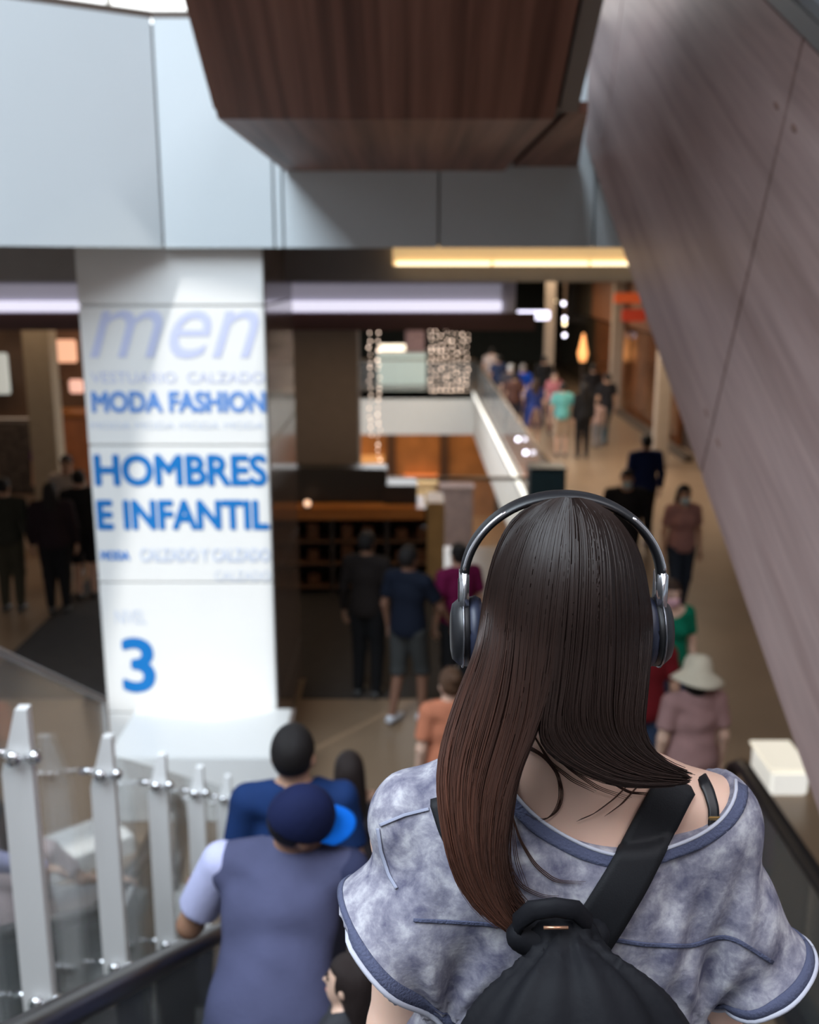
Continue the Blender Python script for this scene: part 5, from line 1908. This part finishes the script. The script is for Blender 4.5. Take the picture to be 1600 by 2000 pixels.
# stray hairs
st = []
for path in ([(1012, 1448), (1055, 1468), (1088, 1505), (1100, 1550), (1092, 1585), (1065, 1604), (1032, 1600), (1015, 1588)],
             [(1010, 1452), (1062, 1476), (1092, 1512), (1096, 1560), (1080, 1594), (1050, 1606)],
             [(1000, 1590), (1015, 1640), (1045, 1690), (1085, 1722), (1140, 1724)],
             [(990, 1600), (985, 1670), (1015, 1730), (1060, 1752), (1088, 1752)],
             [(1004, 1500), (1000, 1600), (1008, 1680), (1030, 1740)],
             [(1240, 1520), (1200, 1560), (1160, 1590), (1130, 1602)], [(1255, 1525), (1215, 1570), (1185, 1592)],
             [(1180, 1520), (1230, 1548), (1290, 1552)], [(1060, 1450), (1110, 1500), (1170, 1540), (1230, 1560)],
             [(1045, 1440), (1075, 1490), (1120, 1525), (1165, 1545)], [(990, 1440), (1000, 1500), (985, 1560)]):
    q = resample(path)
    p3 = []
    for a in q:
        p = trace(lambda P: np.minimum(tee(P), w_body(P)), a[0], a[1], 0.004)
        p3.append(p if p is not None else at_y(a[0], a[1], 0.95))
    p3 = np.array(p3)
    for _ in range(3):
        p3[1:-1] = (p3[:-2] + 2 * p3[1:-1] + p3[2:]) / 4
    for k in range(3):
        st.append(p3 + np.array([0.0015, 0, 0.001]) * (k - 1) * np.linspace(0.2, 1.5, NS)[:, None])
st = np.array(st)
sv, sf = strands_mesh(st, np.full(len(st), 0.0007))
allf = np.concatenate([allf, sf + len(allv)])
allv = np.concatenate([allv, sv])
hair_o = mesh_obj('hair', allv, allf, hair_material(), wroot, True, WB)
tones = np.concatenate([tone, np.tile(dark * 0.7, (len(mv), 1)), np.tile(np.array([0.05, 0.022, 0.015]), (len(sv), 1))])
ca = hair_o.data.color_attributes.new('tone', 'FLOAT_COLOR', 'POINT')
ca.data.foreach_set('color', np.concatenate([tones, np.ones((len(tones), 1))], 1).ravel())

# ---- headphones
hp = thing('headphones', 'black over-ear headphones with silver sliders on the dark hair', 'headphones', (HC[0], HC[1], HC[2]))
BM = pr('matte_black_plastic', (0.010, 0.010, 0.012), 0.42)
SIL = pr('satin_silver', (0.70, 0.70, 0.74), 0.22, 0.9)
pc = np.array([-0.006, -0.004, 0.030])
AA, BB = 0.1055, 0.090
path = [pc + np.array([AA * math.cos(a), 0.012 * math.sin(a), BB * math.sin(a)]) for a in np.linspace(-0.02, math.pi + 0.02, 41)]
band = MB().tube(path, [(0.0125 + 0.004 * math.sin(math.pi * i / 40), 0.0052) for i in range(41)], 12, flat=(0, 1, 0)).build('headband', BM, hp, True)
for a0, a1 in ((0.15, 0.85), (math.pi - 0.95, math.pi - 0.15)):
    edge = [pc + np.array([(AA + 0.002) * math.cos(a), -0.0125 + 0.012 * math.sin(a), (BB + 0.002) * math.sin(a)]) for a in np.linspace(a0, a1, 16)]
    MB().tube(edge, 0.0022, 8).build('silver_edge', SIL, band, True)
for s in (-1, 1):
    x = pc[0] + s * AA
    sl_o = MB().bbox((x - 0.005, -0.018, -0.004), (x + 0.005, 0.012, 0.040), 0.002).build('slider', SIL, hp, True)
    MB().bbox((x + s * 0.004 - 0.002, -0.010, 0.006), (x + s * 0.004 + 0.003, 0.006, 0.030), 0.001).build('slider_slot', BM, sl_o)
    m = MB()
    zc = -0.030
    xo = x - s * 0.002
    m.tube([(xo + s * 0.016, 0.0, zc), (xo + s * 0.014, 0.0, zc), (xo + s * 0.006, 0.0, zc), (xo - s * 0.002, 0, zc), (xo - s * 0.006, 0, zc)], [0.020, 0.030, 0.037, 0.038, 0.034], 28, flat=(0, 1, 0))
    cup = m.build('ear_cup', BM, hp, True)
    ring = [(xo - s * 0.010, 0.031 * math.cos(a), zc + 0.031 * math.sin(a)) for a in np.linspace(0, 2 * math.pi, 33)]
    MB().tube(ring, 0.0085, 8, cap=False).build('cushion', pr('navy_leatherette', (0.018, 0.022, 0.045), 0.5), cup, True)
    ring = [(xo + s * 0.003, 0.0385 * math.cos(a), zc + 0.0385 * math.sin(a)) for a in np.linspace(0, 2 * math.pi, 33)]
    MB().tube(ring, 0.0012, 6, cap=False).build('trim_ring', pr('dark_chrome', (0.2, 0.2, 0.22), 0.25, 0.8), cup, True)

# ---- backpack
BPM = pr('black_nylon', (0.006, 0.006, 0.008), 0.7, bump=0.06, bscale=120, spec=0.15)
bt, bb = at_y(1105, 1850, 0.905), at_y(1125, 2090, 0.86)
bk = thing('backpack', 'small black drawstring backpack on the woman\'s back', 'backpack', tuple(bb + np.array([0, 0, -0.12])))
BO = np.array(bk.location)


def pack_f(P):
    Q = (P - bt) * np.array([1, 1.9, 1])
    L = (bb - bt) * np.array([1, 1.9, 1])
    ang = np.arctan2(Q[:, 1], Q[:, 0])
    d = rc(Q, (0, 0, 0), L, 0.036, 0.118)
    d = smin(d, rc(Q, L, L + np.array([0, 0, -0.10]), 0.118, 0.112), 0.03)
    depth = np.clip(-Q[:, 2] / 0.2, 0, 1)
    return d / 1.4 + 0.004 * np.sin(ang * 11 + 0.6) * np.exp(-((depth - 0.25) / 0.35) ** 2) + 0.002 * np.sin(ang * 23)


sdf_obj('body', pack_f, bb + [-0.18, -0.16, -0.28], np.maximum(bt, bb) + [0.18, 0.16, 0.08], 0.006, BPM, bk, BO)


surf = lambda P: np.minimum(tee(P, fold=False), w_body(P))


def pstrip(name, path, width, thick=0.003, off=0.006, n=44):
    o = strip(name, surf, path, width, pr('black_webbing', (0.010, 0.010, 0.012), 0.65, bump=0.08, bscale=500, spec=0.25), None, thick, 7, off, n, over=True)
    me = o.data
    o.parent = bk
    sh_ = Vector(WB) - Vector(BO)
    me.transform(Matrix.Translation(sh_))
    o.location = (0, 0, 0)
    return o


pstrip('shoulder_strap', [(1322, 1532), (1312, 1548), (1282, 1605), (1225, 1715), (1180, 1790), (1140, 1850)], (80, 92))
pstrip('shoulder_strap', [(862, 1568), (880, 1620), (925, 1695), (1000, 1785), (1070, 1840)], (44, 60))
# grab handle and gathered knots
hpts = [at_y(x, y, yy) for x, y, yy in ((1008, 1835, 0.915), (1012, 1800, 0.905), (1040, 1778, 0.895), (1085, 1772, 0.89), (1125, 1778, 0.895), (1148, 1800, 0.905), (1150, 1838, 0.915))]
MB().tube([p - BO for p in hpts], [(0.010, 0.005)] * len(hpts), 10, flat=(0.0, 0.25, 1)).build('grab_handle', BPM, bk, True)
kf = lambda P: union([rc(P, at_y(1015, 1825, 0.91), at_y(1085, 1845, 0.915), 0.012, 0.016), rc(P, at_y(1085, 1845, 0.915), at_y(1165, 1820, 0.92), 0.016, 0.012), ell(P, at_y(1090, 1838, 0.912), (0.045, 0.014, 0.016))], 0.02)
c0 = at_y(1090, 1836, 0.905)
sdf_obj('gathered_neck', kf, c0 - 0.12, c0 + 0.12, 0.005, BPM, bk, BO)
MB().tube([at_y(1062, 1812, 0.886) - BO, at_y(1110, 1812, 0.886) - BO], 0.0018, 6).build('buckle', pr('copper', (0.5, 0.26, 0.16), 0.35, 0.8), bk, True)
